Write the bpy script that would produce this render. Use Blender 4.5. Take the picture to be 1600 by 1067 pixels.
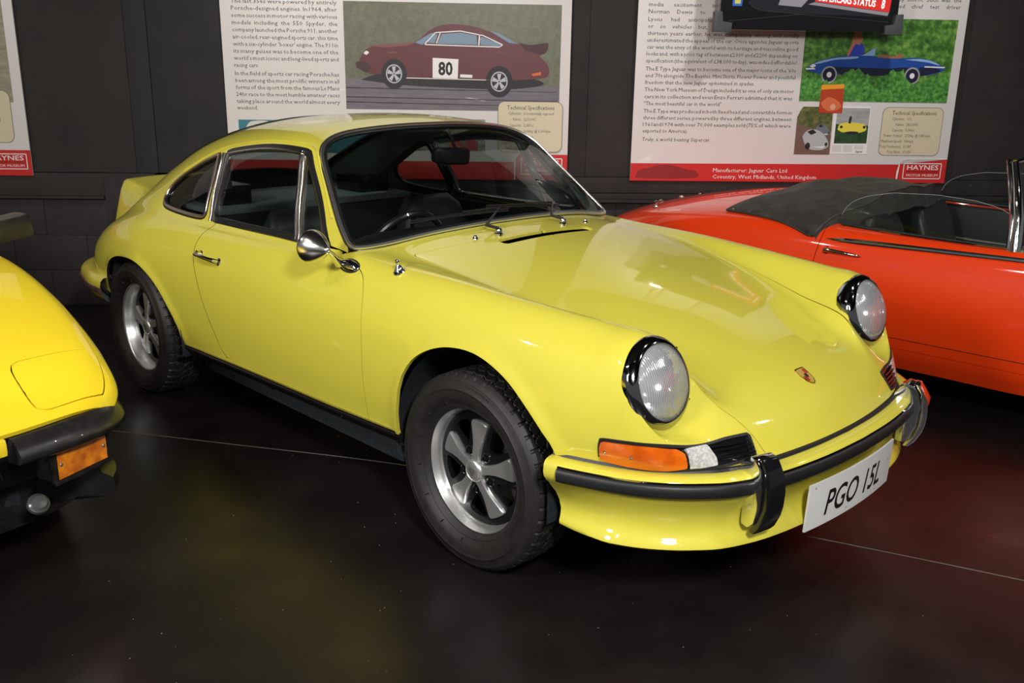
import bpy, bmesh, math, random
import numpy as np
from mathutils import Vector, Matrix
from mathutils.geometry import delaunay_2d_cdt
random.seed(3); np.random.seed(3)
for o in list(bpy.data.objects): bpy.data.objects.remove(o)
SC = bpy.context.scene
COL = SC.collection
PI = math.pi
# ------------------------------------------------------------------ camera
def cam_axes(yaw, pitch, roll):
    f = np.array([math.cos(yaw)*math.cos(pitch), math.sin(yaw)*math.cos(pitch), -math.sin(pitch)])
    r = np.array([math.sin(yaw), -math.cos(yaw), 0.0]); u = np.cross(r, f)
    c, s = math.cos(roll), math.sin(roll)
    return c*r+s*u, -s*r+c*u, f
CAM_P = (2.0053, -2.5550, 1.5237)
r_, u_, f_ = cam_axes(2.3638, 0.2834, 0.0158)
cd = bpy.data.cameras.new('camera'); co = bpy.data.objects.new('camera', cd); COL.objects.link(co)
co.matrix_world = Matrix(((r_[0],u_[0],-f_[0],CAM_P[0]),(r_[1],u_[1],-f_[1],CAM_P[1]),(r_[2],u_[2],-f_[2],CAM_P[2]),(0,0,0,1)))
cd.sensor_width = 36.0; cd.sensor_fit = 'HORIZONTAL'; cd.lens = 1477.1/1600*36.0; cd.clip_start = .05
SC.camera = co
# ------------------------------------------------------------------ world, lights, exposure
w = bpy.data.worlds.new('world'); SC.world = w; w.use_nodes = True
w.node_tree.nodes['Background'].inputs[0].default_value = (.9, .95, 1.0, 1)
w.node_tree.nodes['Background'].inputs[1].default_value = 0.13
SC.view_settings.view_transform = 'Standard'; SC.view_settings.look = 'None'
SC.view_settings.gamma = 1.0; SC.view_settings.use_curve_mapping = False
SC.view_settings.exposure = 0.0
def lamp(name, kind, loc, target, power, size=.1, color=(1,1,1), spot=70, blend=.5):
    d = bpy.data.lights.new(name, kind); d.energy = power; d.color = color
    if kind == 'AREA': d.shape = 'DISK'; d.size = size
    else: d.shadow_soft_size = size
    if kind == 'SPOT': d.spot_size = math.radians(spot); d.spot_blend = blend
    o = bpy.data.objects.new(name, d); COL.objects.link(o); o.location = loc
    o.rotation_euler = (Vector(target)-Vector(loc)).to_track_quat('-Z', 'Y').to_euler()
    return o
lamp('key_light', 'AREA', (2.9, -2.4, 2.75), (-.2, -.3, .6), 135, .55, (1, .98, .95))
lamp('fill_light', 'AREA', (.2, -4.6, 2.6), (-1.7, -.6, .5), 110, .9, (1, .97, .93))
for i, (x, y, tx, ty, p) in enumerate([(1.6,1.0,.4,.2,60),(3.2,.6,.9,.3,60),(-.4,-3.2,-1.0,-.8,70),(-2.2,-3.6,-1.6,-1.6,70),(1.2,-4.4,-.2,-1.0,60),(2.6,3.4,.8,2.2,80)]):
    lamp('ceiling_spot', 'SPOT', (x, y, 3.6), (tx, ty, .5), p, .035, (1, .97, .92), 80, .6)
WA = math.radians(49.0)
WD = np.array([math.cos(WA), math.sin(WA), 0]); WN = np.array([-math.sin(WA), math.cos(WA), 0]); WP = np.array([-4.32, -.46, 0])
def W(s, z, off=0.0):
    """point on the back wall: s metres along it, z up, off metres out of it towards the room"""
    return Vector(WP + WD*s - WN*off + np.array([0, 0, z]))
for s, pw in ((-1.2,85), (2.2, 160), (4.8, 172)):
    lamp('wall_spot', 'SPOT', W(s, 3.7, 1.9), W(s, 1.3, 0), pw, .08, (1, .96, .92), 75, .8)
# ------------------------------------------------------------------ materials
MT = {}
def mat(name, color, rough=.5, metal=0.0, coat=0.0, noise=None, bump=None, spec=.5, trans=0, ior=1.45, alpha=1, emit=None, coat_rough=.03):
    if name in MT: return MT[name]
    m = bpy.data.materials.new(name); m.use_nodes = True; nt = m.node_tree; b = nt.nodes['Principled BSDF']
    b.inputs['Base Color'].default_value = (*color, 1); b.inputs['Roughness'].default_value = rough
    b.inputs['Metallic'].default_value = metal; b.inputs['Coat Weight'].default_value = coat
    b.inputs['Coat Roughness'].default_value = coat_rough
    b.inputs['Specular IOR Level'].default_value = spec
    b.inputs['Transmission Weight'].default_value = trans; b.inputs['IOR'].default_value = ior
    b.inputs['Alpha'].default_value = alpha
    if emit: b.inputs['Emission Color'].default_value = (*color, 1); b.inputs['Emission Strength'].default_value = emit
    tc = None
    if noise or bump: tc = nt.nodes.new('ShaderNodeTexCoord')
    if noise:      # (scale, second colour, contrast low, high)
        n = nt.nodes.new('ShaderNodeTexNoise'); n.inputs['Scale'].default_value = noise[0]; n.inputs['Detail'].default_value = 6
        nt.links.new(tc.outputs['Object'], n.inputs['Vector'])
        r = nt.nodes.new('ShaderNodeValToRGB'); r.color_ramp.elements[0].position = noise[2]; r.color_ramp.elements[1].position = noise[3]
        r.color_ramp.elements[0].color = (*color, 1); r.color_ramp.elements[1].color = (*noise[1], 1)
        nt.links.new(n.outputs['Fac'], r.inputs['Fac']); nt.links.new(r.outputs['Color'], b.inputs['Base Color'])
    if bump:       # (scale, strength, distance)
        n = nt.nodes.new('ShaderNodeTexNoise'); n.inputs['Scale'].default_value = bump[0]; n.inputs['Detail'].default_value = 5
        nt.links.new(tc.outputs['Object'], n.inputs['Vector'])
        k = nt.nodes.new('ShaderNodeBump'); k.inputs['Strength'].default_value = bump[1]; k.inputs['Distance'].default_value = bump[2]
        nt.links.new(n.outputs['Fac'], k.inputs['Height']); nt.links.new(k.outputs['Normal'], b.inputs['Normal'])
    MT[name] = m; return m
def paint(name, color):
    """two-sided body panel: glossy lacquer outside, dark primer inside; faint dust on the lacquer"""
    m = mat(name, color, .45, 0, 1.0, None, None, .18)
    nt = m.node_tree; b = nt.nodes['Principled BSDF']; out = nt.nodes['Material Output']
    tc = nt.nodes.new('ShaderNodeTexCoord'); n = nt.nodes.new('ShaderNodeTexNoise'); n.inputs['Scale'].default_value = 140; n.inputs['Detail'].default_value = 4
    nt.links.new(tc.outputs['Object'], n.inputs['Vector'])
    mr = nt.nodes.new('ShaderNodeMapRange'); mr.inputs[1].default_value = .45; mr.inputs[2].default_value = .8; mr.inputs[3].default_value = .03; mr.inputs[4].default_value = .10
    nt.links.new(n.outputs['Fac'], mr.inputs[0]); nt.links.new(mr.outputs[0], b.inputs['Coat Roughness'])
    g = nt.nodes.new('ShaderNodeNewGeometry'); d = nt.nodes.new('ShaderNodeBsdfPrincipled'); d.inputs['Base Color'].default_value = (.21,.25,.23,1); d.inputs['Roughness'].default_value = .8
    mx = nt.nodes.new('ShaderNodeMixShader'); nt.links.new(g.outputs['Backfacing'], mx.inputs[0]); nt.links.new(b.outputs[0], mx.inputs[1]); nt.links.new(d.outputs[0], mx.inputs[2])
    nt.links.new(mx.outputs[0], out.inputs['Surface'])
    return m
def glass(name, tint=(.88,.95,.92), refl=.8):
    m = bpy.data.materials.new(name); m.use_nodes = True; nt = m.node_tree
    for n in list(nt.nodes):
        if n.type != 'OUTPUT_MATERIAL': nt.nodes.remove(n)
    t = nt.nodes.new('ShaderNodeBsdfTransparent'); t.inputs[0].default_value = (*tint, 1)
    g = nt.nodes.new('ShaderNodeBsdfGlossy'); g.inputs['Roughness'].default_value = .0; g.inputs[0].default_value = (1, 1, 1, 1)
    f = nt.nodes.new('ShaderNodeFresnel'); f.inputs[0].default_value = 1.5
    mm = nt.nodes.new('ShaderNodeMath'); mm.operation = 'MULTIPLY'; mm.inputs[1].default_value = refl
    x = nt.nodes.new('ShaderNodeMixShader'); nt.links.new(f.outputs[0], mm.inputs[0]); nt.links.new(mm.outputs[0], x.inputs[0])
    nt.links.new(t.outputs[0], x.inputs[1]); nt.links.new(g.outputs[0], x.inputs[2]); nt.links.new(x.outputs[0], nt.nodes['Material Output'].inputs[0])
    MT[name] = m; return m
YEL = paint('lime_yellow_lacquer', (.62, .55, .060))
ORG = paint('deep_yellow_lacquer', (.86, .64, .022))
RED = paint('orange_red_lacquer', (.78, .045, .003))
BLK = mat('black_rubber', (.012,.012,.013), .45, bump=(300,.08,.002))
GBLK = mat('gloss_black', (.006,.006,.007), .12, coat=.5)
TYR = mat('tyre_rubber', (.012,.0105,.010), .55, noise=(30,(.018,.016,.014),.4,.7), bump=(220,.12,.002))
CHR = mat('chrome', (.78,.78,.76), .06, 1.0)
SIL = mat('brushed_alloy', (.66,.66,.65), .33, .85, bump=(400,.04,.001))
SAT = mat('satin_alloy', (.30,.30,.29), .42, .8)
BARREL = mat('wheel_black_enamel', (.007,.007,.008), .22, coat=.4)
DSK = mat('brake_iron', (.23,.22,.21), .42, .8, noise=(18,(.12,.09,.07),.4,.8))
LEA = mat('black_leather', (.012,.013,.015), .42, bump=(160,.2,.003))
CLO = mat('dark_interior_trim', (.016,.018,.018), .75, bump=(300,.2,.002))
LIN = mat('grey_green_lining', (.075,.09,.085), .8)
PLA = mat('white_plate', (.82,.82,.80), .3, coat=.6)
INK = mat('black_ink', (.006,.006,.006), .5)
AMB = mat('amber_lens', (.78,.15,.004), .22, coat=1.0, spec=.6, noise=(22,(.60,.085,.002),.35,.7), bump=(90,.35,.004))
CLR = mat('clear_lens', (.60,.59,.57), .2, coat=1.0, noise=(110,(.40,.39,.38),.4,.65), bump=(150,.5,.005))
REFL = mat('lamp_reflector', (.80,.82,.84), .16, 1.0)
WELL = mat('underseal', (.012,.014,.018), .7, noise=(60,(.02,.024,.030),.4,.7), bump=(120,.5,.004))
WIN = glass('window_glass')
WSC = glass('windscreen_glass', (.86,.93,.89))
# ------------------------------------------------------------------ object helpers
def empty(name, loc=(0,0,0), rot=(0,0,0), parent=None):
    o = bpy.data.objects.new(name, None); COL.objects.link(o); o.location = loc; o.rotation_euler = rot
    o.empty_display_size = .1
    if parent: o.parent = parent
    return o
def tag(o, label=None, cat=None, group=None, kind=None):
    if label: o['label'] = label
    if cat: o['category'] = cat
    if group: o['group'] = group
    if kind: o['kind'] = kind
    return o
def link(name, me, mats, parent=None, smooth=True, auto=None, loc=None, rot=None):
    if not isinstance(mats, (list, tuple)): mats = [mats]
    for m in mats: me.materials.append(m)
    if smooth:
        me.polygons.foreach_set('use_smooth', [True]*len(me.polygons))
        if auto is not None: me.set_sharp_from_angle(angle=math.radians(auto))
    o = bpy.data.objects.new(name, me); COL.objects.link(o)
    if parent: o.parent = parent
    if loc is not None: o.location = loc
    if rot is not None: o.rotation_euler = rot
    return o
def raw(name, V, F, mats, parent=None, smooth=True, auto=35, normals=None, mi=None, **k):
    me = bpy.data.meshes.new(name)
    me.from_pydata([tuple(map(float, v)) for v in V], [], [tuple(map(int, f)) for f in F])
    o = link(name, me, mats, parent, smooth, None if normals is not None else auto, **k)
    if mi is not None: me.polygons.foreach_set('material_index', mi)
    if normals is not None: me.normals_split_custom_set_from_vertices([tuple(map(float, n)) for n in normals])
    return o
class B:
    """collects simple solids into one mesh"""
    def __init__(s): s.V = []; s.F = []
    def add(s, V, F):
        n = len(s.V); s.V += [tuple(map(float, v)) for v in V]; s.F += [tuple(i+n for i in f) for f in F]; return s
    def box(s, lo, hi, M=None, bev=0):
        bm = bmesh.new(); bmesh.ops.create_cube(bm, size=1)
        for v in bm.verts: v.co = Vector([(lo[i]+hi[i])/2+v.co[i]*(hi[i]-lo[i]) for i in range(3)])
        if bev: bmesh.ops.bevel(bm, geom=list(bm.edges), offset=bev, segments=2, affect='EDGES', profile=.7)
        if M is not None: bm.transform(M)
        bm.verts.index_update(); s.add([v.co for v in bm.verts], [[v.index for v in f.verts] for f in bm.faces]); bm.free(); return s
    def tube(s, P, r, n=10, closed=False, caps=True):
        P = [Vector(p) for p in P]; R = r if isinstance(r, (list, tuple)) else [r]*len(P); k = len(P)
        T = []
        for i in range(k):
            a = P[(i-1) % k] if (closed or i) else P[0]; b = P[(i+1) % k] if (closed or i < k-1) else P[-1]
            T.append((b-a).normalized())
        up = Vector((0,0,1)) if abs(T[0].z) < .9 else Vector((1,0,0))
        N = (up-T[0]*up.dot(T[0])).normalized(); V = []
        for i in range(k):
            N = (N-T[i]*N.dot(T[i])).normalized(); Bn = T[i].cross(N)
            for j in range(n):
                a = 2*PI*j/n; V.append(P[i]+R[i]*(math.cos(a)*N+math.sin(a)*Bn))
        F = []
        for i in range(k if closed else k-1):
            for j in range(n):
                a, b = i*n+j, i*n+(j+1) % n; c, d = ((i+1) % k)*n+(j+1) % n, ((i+1) % k)*n+j
                F.append((a, b, c, d))
        if caps and not closed: F += [tuple(range(n))[::-1], tuple(range((k-1)*n, k*n))]
        return s.add(V, F)
    def lathe(s, prof, n=48, M=None, closed=False, ang=2*PI):
        """prof: (radius, height) pairs; axis = local z, then M"""
        V = []; full = abs(ang-2*PI) < 1e-6; cols = n if full else n+1
        for i in range(cols):
            a = ang*i/n
            for r, h in prof: V.append((r*math.cos(a), r*math.sin(a), h))
        k = len(prof); F = []
        for i in range(n):
            for j in range(k if closed else k-1):
                a = i*k+j; b = i*k+(j+1) % k; c = ((i+1) % cols)*k+(j+1) % k; d = ((i+1) % cols)*k+j
                F.append((a, d, c, b))
        if M is not None: V = [M@Vector(v) for v in V]
        return s.add(V, F)
    def prism(s, poly, h0, h1, M=None):
        """poly: 2D outline, extruded along local z from h0 to h1"""
        n = len(poly); V = [(x, y, h0) for x, y in poly]+[(x, y, h1) for x, y in poly]
        F = [tuple(range(n))[::-1], tuple(range(n, 2*n))]+[(i, (i+1) % n, n+(i+1) % n, n+i) for i in range(n)]
        if M is not None: V = [M@Vector(v) for v in V]
        return s.add(V, F)
    def out(s, name, m, parent=None, bev=0, auto=35, **k):
        o = raw(name, s.V, s.F, m, parent, auto=None, **k); me = o.data
        bm = bmesh.new(); bm.from_mesh(me); bmesh.ops.recalc_face_normals(bm, faces=bm.faces)
        if bev:
            es = [e for e in bm.edges if len(e.link_faces) == 2 and e.calc_face_angle(0) > .6]
            bmesh.ops.bevel(bm, geom=es, offset=bev, segments=2, affect='EDGES', profile=.7, clamp_overlap=True)
        bm.to_mesh(me); bm.free()
        me.polygons.foreach_set('use_smooth', [True]*len(me.polygons)); me.set_sharp_from_angle(angle=math.radians(auto))
        return o
def sweep(P, N, prof, closed=True, M=None):
    """profile (b, n) pairs swept along P with surface normals N -> V, F"""
    P = np.array(P, float); N = np.array(N, float); k = len(P)
    T = (np.roll(P, -1, 0)-np.roll(P, 1, 0)) if closed else np.gradient(P, axis=0)
    T /= np.linalg.norm(T, axis=1)[:, None]; N = N-(N*T).sum(1)[:, None]*T; N /= np.linalg.norm(N, axis=1)[:, None]
    Bn = np.cross(T, N); m = len(prof); V = []
    for b, n in prof: V.append(P+b*Bn+n*N)
    V = np.stack(V, 1).reshape(-1, 3); F = []
    for i in range(k if closed else k-1):
        for j in range(m):
            F.append((i*m+j, i*m+(j+1) % m, ((i+1) % k)*m+(j+1) % m, ((i+1) % k)*m+j))
    if not closed: F += [tuple(range(m))[::-1], tuple(range((k-1)*m, k*m))]
    return V, F
def resample(P, d, closed=False):
    P = np.array(P, float)
    if closed: P = np.vstack([P, P[:1]])
    L = np.concatenate([[0], np.cumsum(np.linalg.norm(np.diff(P, axis=0), axis=1))])
    n = max(int(round(L[-1]/d)), 2); t = np.linspace(0, L[-1], n+1)
    Q = np.stack([np.interp(t, L, P[:, i]) for i in range(P.shape[1])], 1)
    return Q[:-1] if closed else Q
def inside(pt, poly):
    x, y = pt[:, 0], pt[:, 1]; r = np.zeros(len(pt), bool); n = len(poly)
    for i in range(n):
        x1, y1 = poly[i]; x2, y2 = poly[(i+1) % n]
        c = (y1 > y) != (y2 > y)
        with np.errstate(divide='ignore', invalid='ignore'): r ^= c & (x < (x2-x1)*(y-y1)/(y2-y1+1e-30)+x1)
    return r
# ------------------------------------------------------------------ curved sheet panels cut out of a dense grid surface
class Sheet:
    def __init__(s, G):
        s.G = G; du = np.gradient(G, axis=0); dv = np.gradient(G, axis=1)
        n = np.cross(dv, du); L = np.linalg.norm(n, axis=-1, keepdims=True); s.N = n/np.maximum(L, 1e-9)
        bad = L[..., 0] < 1e-7
        if bad.any():
            for i, j in zip(*np.where(bad)): s.N[i, j] = s.N[max(i-1, 0), max(j-1, 0)]
    def ev(s, uv, A=None):
        A = s.G if A is None else A
        uv = np.asarray(uv, float); i = np.clip(np.floor(uv[:, 0]).astype(int), 0, A.shape[0]-2); j = np.clip(np.floor(uv[:, 1]).astype(int), 0, A.shape[1]-2)
        a = (uv[:, 0]-i)[:, None]; b = (uv[:, 1]-j)[:, None]
        return (A[i, j]*(1-a)+A[i+1, j]*a)*(1-b)+(A[i, j+1]*(1-a)+A[i+1, j+1]*a)*b
    def inv(s, pts, axes=(0, 1, 2), reg=None):
        """grid coordinates of the surface points nearest to pts, compared on the given axes"""
        r = reg or (0, s.G.shape[0]-1, 0, s.G.shape[1]-1); S_ = s.G[r[0]:r[1]+1, r[2]:r[3]+1][..., list(axes)]
        out = []
        for p in np.asarray(pts, float):
            d = ((S_-p)**2).sum(-1); i, j = np.unravel_index(d.argmin(), d.shape); uv = np.array([[i+r[0], j+r[2]]], float)
            step = 1.0
            best = d.min()
            for _ in range(40):
                imp = False
                for du, dv in ((1,0),(-1,0),(0,1),(0,-1),(1,1),(-1,-1),(1,-1),(-1,1)):
                    q = uv+step*np.array([[du, dv]]); q[0, 0] = np.clip(q[0, 0], r[0], r[1]); q[0, 1] = np.clip(q[0, 1], r[2], r[3])
                    e = ((s.ev(q)[0][list(axes)]-p)**2).sum()
                    if e < best-1e-14: best = e; uv = q; imp = True
                if not imp: step *= .5
                if step < 1e-3: break
            out.append(uv[0])
        return np.array(out)
    def panel(s, outer, holes=(), gap=.002, lip=.012, offset=0.0, free=None, dens=.7):
        """triangulated piece inside the outline(s), in grid coordinates; returns V, F, N for the +y half.
        free(uv)->bool marks boundary points that get no gap and no turned-in lip (centre line)."""
        loops = [resample(outer, dens, True)]+[resample(h, dens, True) for h in holes]
        B_ = np.vstack(loops); nb = len(B_)
        lo = np.floor(loops[0].min(0)).astype(int); hi = np.ceil(loops[0].max(0)).astype(int)
        gi, gj = np.meshgrid(np.arange(lo[0], hi[0]+1), np.arange(lo[1], hi[1]+1), indexing='ij')
        g = np.stack([gi.ravel(), gj.ravel()], 1).astype(float)
        m = inside(g, loops[0])
        for h in loops[1:]: m &= ~inside(g, h)
        g = g[m]
        if len(g):
            keep = np.ones(len(g), bool)
            for k in range(0, len(g), 2000):
                dd = ((g[k:k+2000, None]-B_[None])**2).sum(-1).min(1); keep[k:k+2000] = dd > .16
            g = g[keep]
        pts = np.vstack([B_, g]); E = []; n = 0
        for l in loops: E += [(n+i, n+(i+1) % len(l)) for i in range(len(l))]; n += len(l)
        co, _, fs, ov, _, _ = delaunay_2d_cdt([Vector(p) for p in pts], E, [], 0, 1e-6)
        co = np.array([tuple(c) for c in co]); fs = np.array([f for f in fs if len(f) == 3])
        c = co[fs].mean(1); m = inside(c, loops[0])
        for h in loops[1:]: m &= ~inside(c, h)
        fs = fs[m]; P = s.ev(co); N = s.ev(co, s.N); N /= np.linalg.norm(N, axis=1)[:, None]+1e-12
        # orientation: uv ccw -> outward for +y side needs a flip
        a = co[fs]; ar = (a[:,1,0]-a[:,0,0])*(a[:,2,1]-a[:,0,1])-(a[:,1,1]-a[:,0,1])*(a[:,2,0]-a[:,0,0])
        fs = np.where((ar > 0)[:, None], fs[:, ::-1], fs)
        ec = {}
        for f in fs:
            for i in range(3):
                e = (f[i], f[(i+1) % 3]); k = (min(e), max(e)); ec[k] = None if k in ec else e
        be = [e for e in ec.values() if e is not None]
        fr = np.zeros(len(co), bool) if free is None else free(co)
        Vp = P.copy(); shift = np.zeros_like(P); cnt = np.zeros(len(P))
        for a, b in be:      # faces lie to the left of directed edge a->b
            t = P[b]-P[a]; L = np.linalg.norm(t)
            if L < 1e-9: continue
            inn = np.cross(N[a]+N[b], t); inn /= np.linalg.norm(inn)+1e-12
            shift[a] += inn; shift[b] += inn; cnt[a] += 1; cnt[b] += 1
        mk = (cnt > 0) & ~fr
        sh = shift[mk]; sh /= np.linalg.norm(sh, axis=1)[:, None]+1e-12
        Vp[mk] += gap*sh; Vp += offset*N
        V = [Vp]; NN = [N]; F = [tuple(f) for f in fs]; n = len(P); s.nm = n
        if lip:
            idx = {}; LV = []; LN = []
            for a, b in be:
                if fr[a] and fr[b]: continue
                for q in (a, b):
                    if q not in idx:
                        idx[q] = n+len(LV); LV.append(Vp[q]); LN.append(None); LV.append(Vp[q]-lip*N[q]); LN.append(None)
                        sdir = -shift[q]/(np.linalg.norm(shift[q])+1e-12); LN[-1] = sdir; LN[-2] = sdir
                F += [(idx[b], idx[a], idx[a]+1), (idx[b], idx[a]+1, idx[b]+1)]
            if LV: V.append(np.array(LV)); NN.append(np.array(LN))
        return np.vstack(V), F, np.vstack(NN)
def mirror(V, F, N):
    k = np.array([1, -1, 1]); return V*k, [tuple(f)[::-1] for f in F], N*k
def merge(parts):
    V, F, N, n = [], [], [], 0
    for v, f, nn in parts:
        V.append(v); N.append(nn); F += [tuple(i+n for i in q) for q in f]; n += len(v)
    return np.vstack(V), F, np.vstack(N)
def both(p): return merge([p, mirror(*p)])


# ------------------------------------------------------------------ coupe body surface
# ---- early rear-engined coupe: half body control net, (x forward, y outward, z up), metres, front axle at x=0
def ring(th, R=.1235, C=(.574,.596,.718), tilt=19):
    t=np.radians(tilt); a=np.radians(th)
    b=np.array([-np.sin(t),0,np.cos(t)])
    return tuple(np.array(C)+R*(np.sin(a)*np.array([0,1,0])+np.cos(a)*b))
# rows 0..5 shared, all columns 0..19
SIDE=[
 [(-2.92,.72,.50),(-3.01,.68,.50),(-3.08,.625,.50),(-3.13,.565,.50),(-3.17,.49,.50),(-3.19,.43,.50)],      #0
 [(-2.86,.745,.50),(-2.94,.718,.525),(-3.00,.68,.55),(-3.04,.64,.57),(-3.08,.585,.595),(-3.10,.53,.615)],  #1
 [(-2.79,.77,.48),(-2.84,.762,.53),(-2.88,.745,.575),(-2.91,.72,.615),(-2.93,.67,.66),(-2.94,.61,.69)], #2
 [(-2.68,.787,.44),(-2.70,.795,.53),(-2.71,.79,.60),(-2.72,.772,.665),(-2.73,.725,.727),(-2.73,.655,.770)],   #3
 [(-2.50,.79,.40),(-2.50,.815,.50),(-2.50,.825,.60),(-2.50,.808,.700),(-2.50,.755,.782),(-2.50,.685,.833)], #4
 [(-2.27,.79,.34),(-2.27,.815,.50),(-2.27,.83,.62),(-2.27,.818,.73),(-2.27,.768,.82),(-2.27,.70,.875)],  #5
 [(-2.0,.785,.325),(-2.0,.805,.48),(-2.0,.817,.62),(-2.0,.805,.74),(-2.0,.76,.83),(-2.0,.703,.875)],  #6
 [(-1.7,.78,.326),(-1.7,.80,.48),(-1.7,.807,.62),(-1.7,.793,.75),(-1.7,.748,.838),(-1.7,.698,.872)],   #7
 [(-1.4,.778,.333),(-1.4,.80,.48),(-1.4,.805,.62),(-1.4,.79,.75),(-1.4,.743,.84),(-1.4,.694,.876)],   #8
 [(-1.05,.778,.34),(-1.05,.80,.48),(-1.05,.805,.62),(-1.04,.79,.75),(-1.02,.74,.845),(-1.0,.692,.884)],#9
 [(-.76,.778,.345),(-.76,.80,.48),(-.75,.806,.62),(-.73,.79,.75),(-.71,.738,.85),(-.70,.695,.892)],    #10
 [(-.5,.778,.351),(-.5,.80,.48),(-.5,.807,.62),(-.5,.793,.75),(-.5,.738,.85),(-.5,.675,.888)],        #11
 [(-.2,.783,.355),(-.2,.805,.48),(-.2,.808,.62),(-.2,.789,.755),(-.2,.73,.846),(-.2,.655,.884)],       #12
 [(.05,.785,.36),(.05,.803,.5),(.05,.802,.64),(.05,.775,.765),(.05,.71,.843),(.05,.63,.870)],         #13
 [(.25,.785,.43),(.25,.795,.53),(.25,.787,.65),(.25,.757,.765),(.25,.690,.837),(.25,.603,.858)],       #14
 [(.42,.757,.497),(.42,.772,.57),(.425,.765,.66),(.42,.732,.768),(.415,.660,.834),(.41,.578,.847)],    #15
 [(.50,.728,.497),(.51,.748,.58),ring(84),ring(54),ring(23),ring(-19)],                              #16
 [(.56,.702,.497),(.585,.722,.56),ring(97),ring(126),ring(156),ring(-163)],                           #17
 [(.60,.68,.497),(.636,.684,.535),(.656,.660,.570),(.673,.628,.570),(.692,.582,.567),(.713,.525,.565)],      #18
 [(.635,.655,.497),(.68,.615,.497),(.715,.575,.497),(.745,.535,.497),(.765,.49,.497),(.783,.44,.497)], #19
]
REAR=[ # rows 6..11 columns 0..10
 [(-3.24,.37,.50),(-3.25,.30,.50),(-3.26,.24,.50),(-3.27,.17,.50),(-3.275,.08,.50),(-3.28,0,.50)],
 [(-3.11,.48,.625),(-3.12,.42,.632),(-3.13,.35,.64),(-3.14,.28,.645),(-3.15,.15,.65),(-3.15,0,.65)],
 [(-2.95,.56,.71),(-2.96,.50,.728),(-2.97,.43,.745),(-2.97,.36,.75),(-2.98,.20,.755),(-2.98,0,.755)],
 [(-2.74,.60,.802),(-2.74,.545,.832),(-2.74,.48,.855),(-2.74,.40,.882),(-2.74,.23,.915),(-2.74,0,.927)],
 [(-2.5,.635,.89),(-2.5,.58,.93),(-2.5,.515,.98),(-2.5,.42,1.022),(-2.5,.24,1.060),(-2.5,0,1.074)],
 [(-2.27,.655,.93),(-2.27,.605,.99),(-2.27,.54,1.055),(-2.27,.445,1.12),(-2.27,.25,1.166),(-2.27,0,1.182)],
 [(-2.0,.667,.945),(-2.0,.615,1.035),(-2.0,.55,1.125),(-2.0,.46,1.195),(-2.0,.26,1.246),(-2.0,0,1.263)],
 [(-1.7,.665,.955),(-1.7,.613,1.065),(-1.7,.56,1.178),(-1.7,.465,1.245),(-1.7,.26,1.289),(-1.7,0,1.303)],
 [(-1.4,.663,.965),(-1.4,.613,1.085),(-1.4,.565,1.207),(-1.4,.47,1.268),(-1.4,.26,1.306),(-1.4,0,1.319)],
 [(-1.02,.664,.972),(-1.09,.615,1.09),(-1.2,.565,1.212),(-1.23,.475,1.268),(-1.22,.26,1.302),(-1.215,0,1.314)],
 [(-.785,.67,.965),(-.92,.62,1.085),(-1.065,.555,1.217),(-1.11,.46,1.26),(-1.10,.25,1.285),(-1.09,0,1.292)],
]
FRONT=[ # rows 6..9 columns 9..19
 [(-.95,.60,.915),(-.95,.42,.95),(-.95,.2,.975),(-.95,0,.98)],
 [(-.70,.585,.908),(-.70,.42,.94),(-.70,.2,.962),(-.70,0,.968)],
 [(-.5,.575,.892),(-.5,.42,.917),(-.5,.2,.937),(-.5,0,.943)],
 [(-.2,.565,.863),(-.2,.43,.870),(-.2,.2,.886),(-.2,0,.892)],
 [(.05,.545,.822),(.05,.43,.820),(.05,.2,.833),(.05,0,.838)],
 [(.25,.525,.782),(.25,.42,.768),(.25,.2,.781),(.25,0,.786)],
 [(.42,.488,.738),(.42,.41,.716),(.42,.2,.728),(.42,0,.733)],
 [ring(-82),(.575,.415,.668),(.58,.2,.676),(.58,0,.681)],
 [ring(-99),(.665,.408,.63),(.685,.2,.627),(.69,0,.632)],
 [(.728,.458,.568),(.74,.395,.572),(.76,.2,.574),(.767,0,.577)],
 [(.797,.39,.497),(.805,.345,.498),(.825,.18,.50),(.832,0,.50)],
]
M=12
def cr(P, m=M, sym=False, al=.5):
    """centripetal Catmull-Rom through P (n,k,3) along axis 0; sym mirrors y past the last point"""
    P=np.asarray(P,float); n=len(P)
    a=2*P[0]-P[1]
    if sym: b=P[-2]*np.array([1,-1,1])
    else: b=2*P[-1]-P[-2]
    Q=np.concatenate([a[None],P,b[None]])
    d=np.maximum(np.linalg.norm(np.diff(Q,axis=0),axis=-1,keepdims=True),1e-5)**al
    out=[]
    T=[]
    for i in range(1,n+1):
        T.append((Q[i]-Q[i-1])/d[i-1]-(Q[i+1]-Q[i-1])/(d[i-1]+d[i])+(Q[i+1]-Q[i])/d[i])
    s=np.linspace(0,1,m+1)[:-1].reshape((-1,)+(1,)*(P.ndim-1))
    for i in range(n-1):
        m0=T[i]*d[i+1]; m1=T[i+1]*d[i+1]
        out.append((2*s**3-3*s**2+1)*P[i]+(s**3-2*s**2+s)*m0+(-2*s**3+3*s**2)*P[i+1]+(s**3-s**2)*m1)
    return np.concatenate(out+[P[-1][None]])
ARCHF=[(-.318,.30),(-.312,.374),(-.285,.492),(-.253,.578),(-.198,.648),(-.114,.698),(-.016,.722),(.08,.719),(.189,.68),(.268,.625),(.337,.561),(.372,.515),(.372,.40)]
ARCHR=[(-2.56,.34),(-2.56,.45),(-2.541,.51),(-2.52,.552),(-2.472,.605),(-2.402,.638),(-2.306,.655),(-2.185,.652),(-2.09,.622),(-2.0,.569),(-1.926,.488),(-1.875,.421),(-1.852,.362),(-1.84,.30)]
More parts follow.
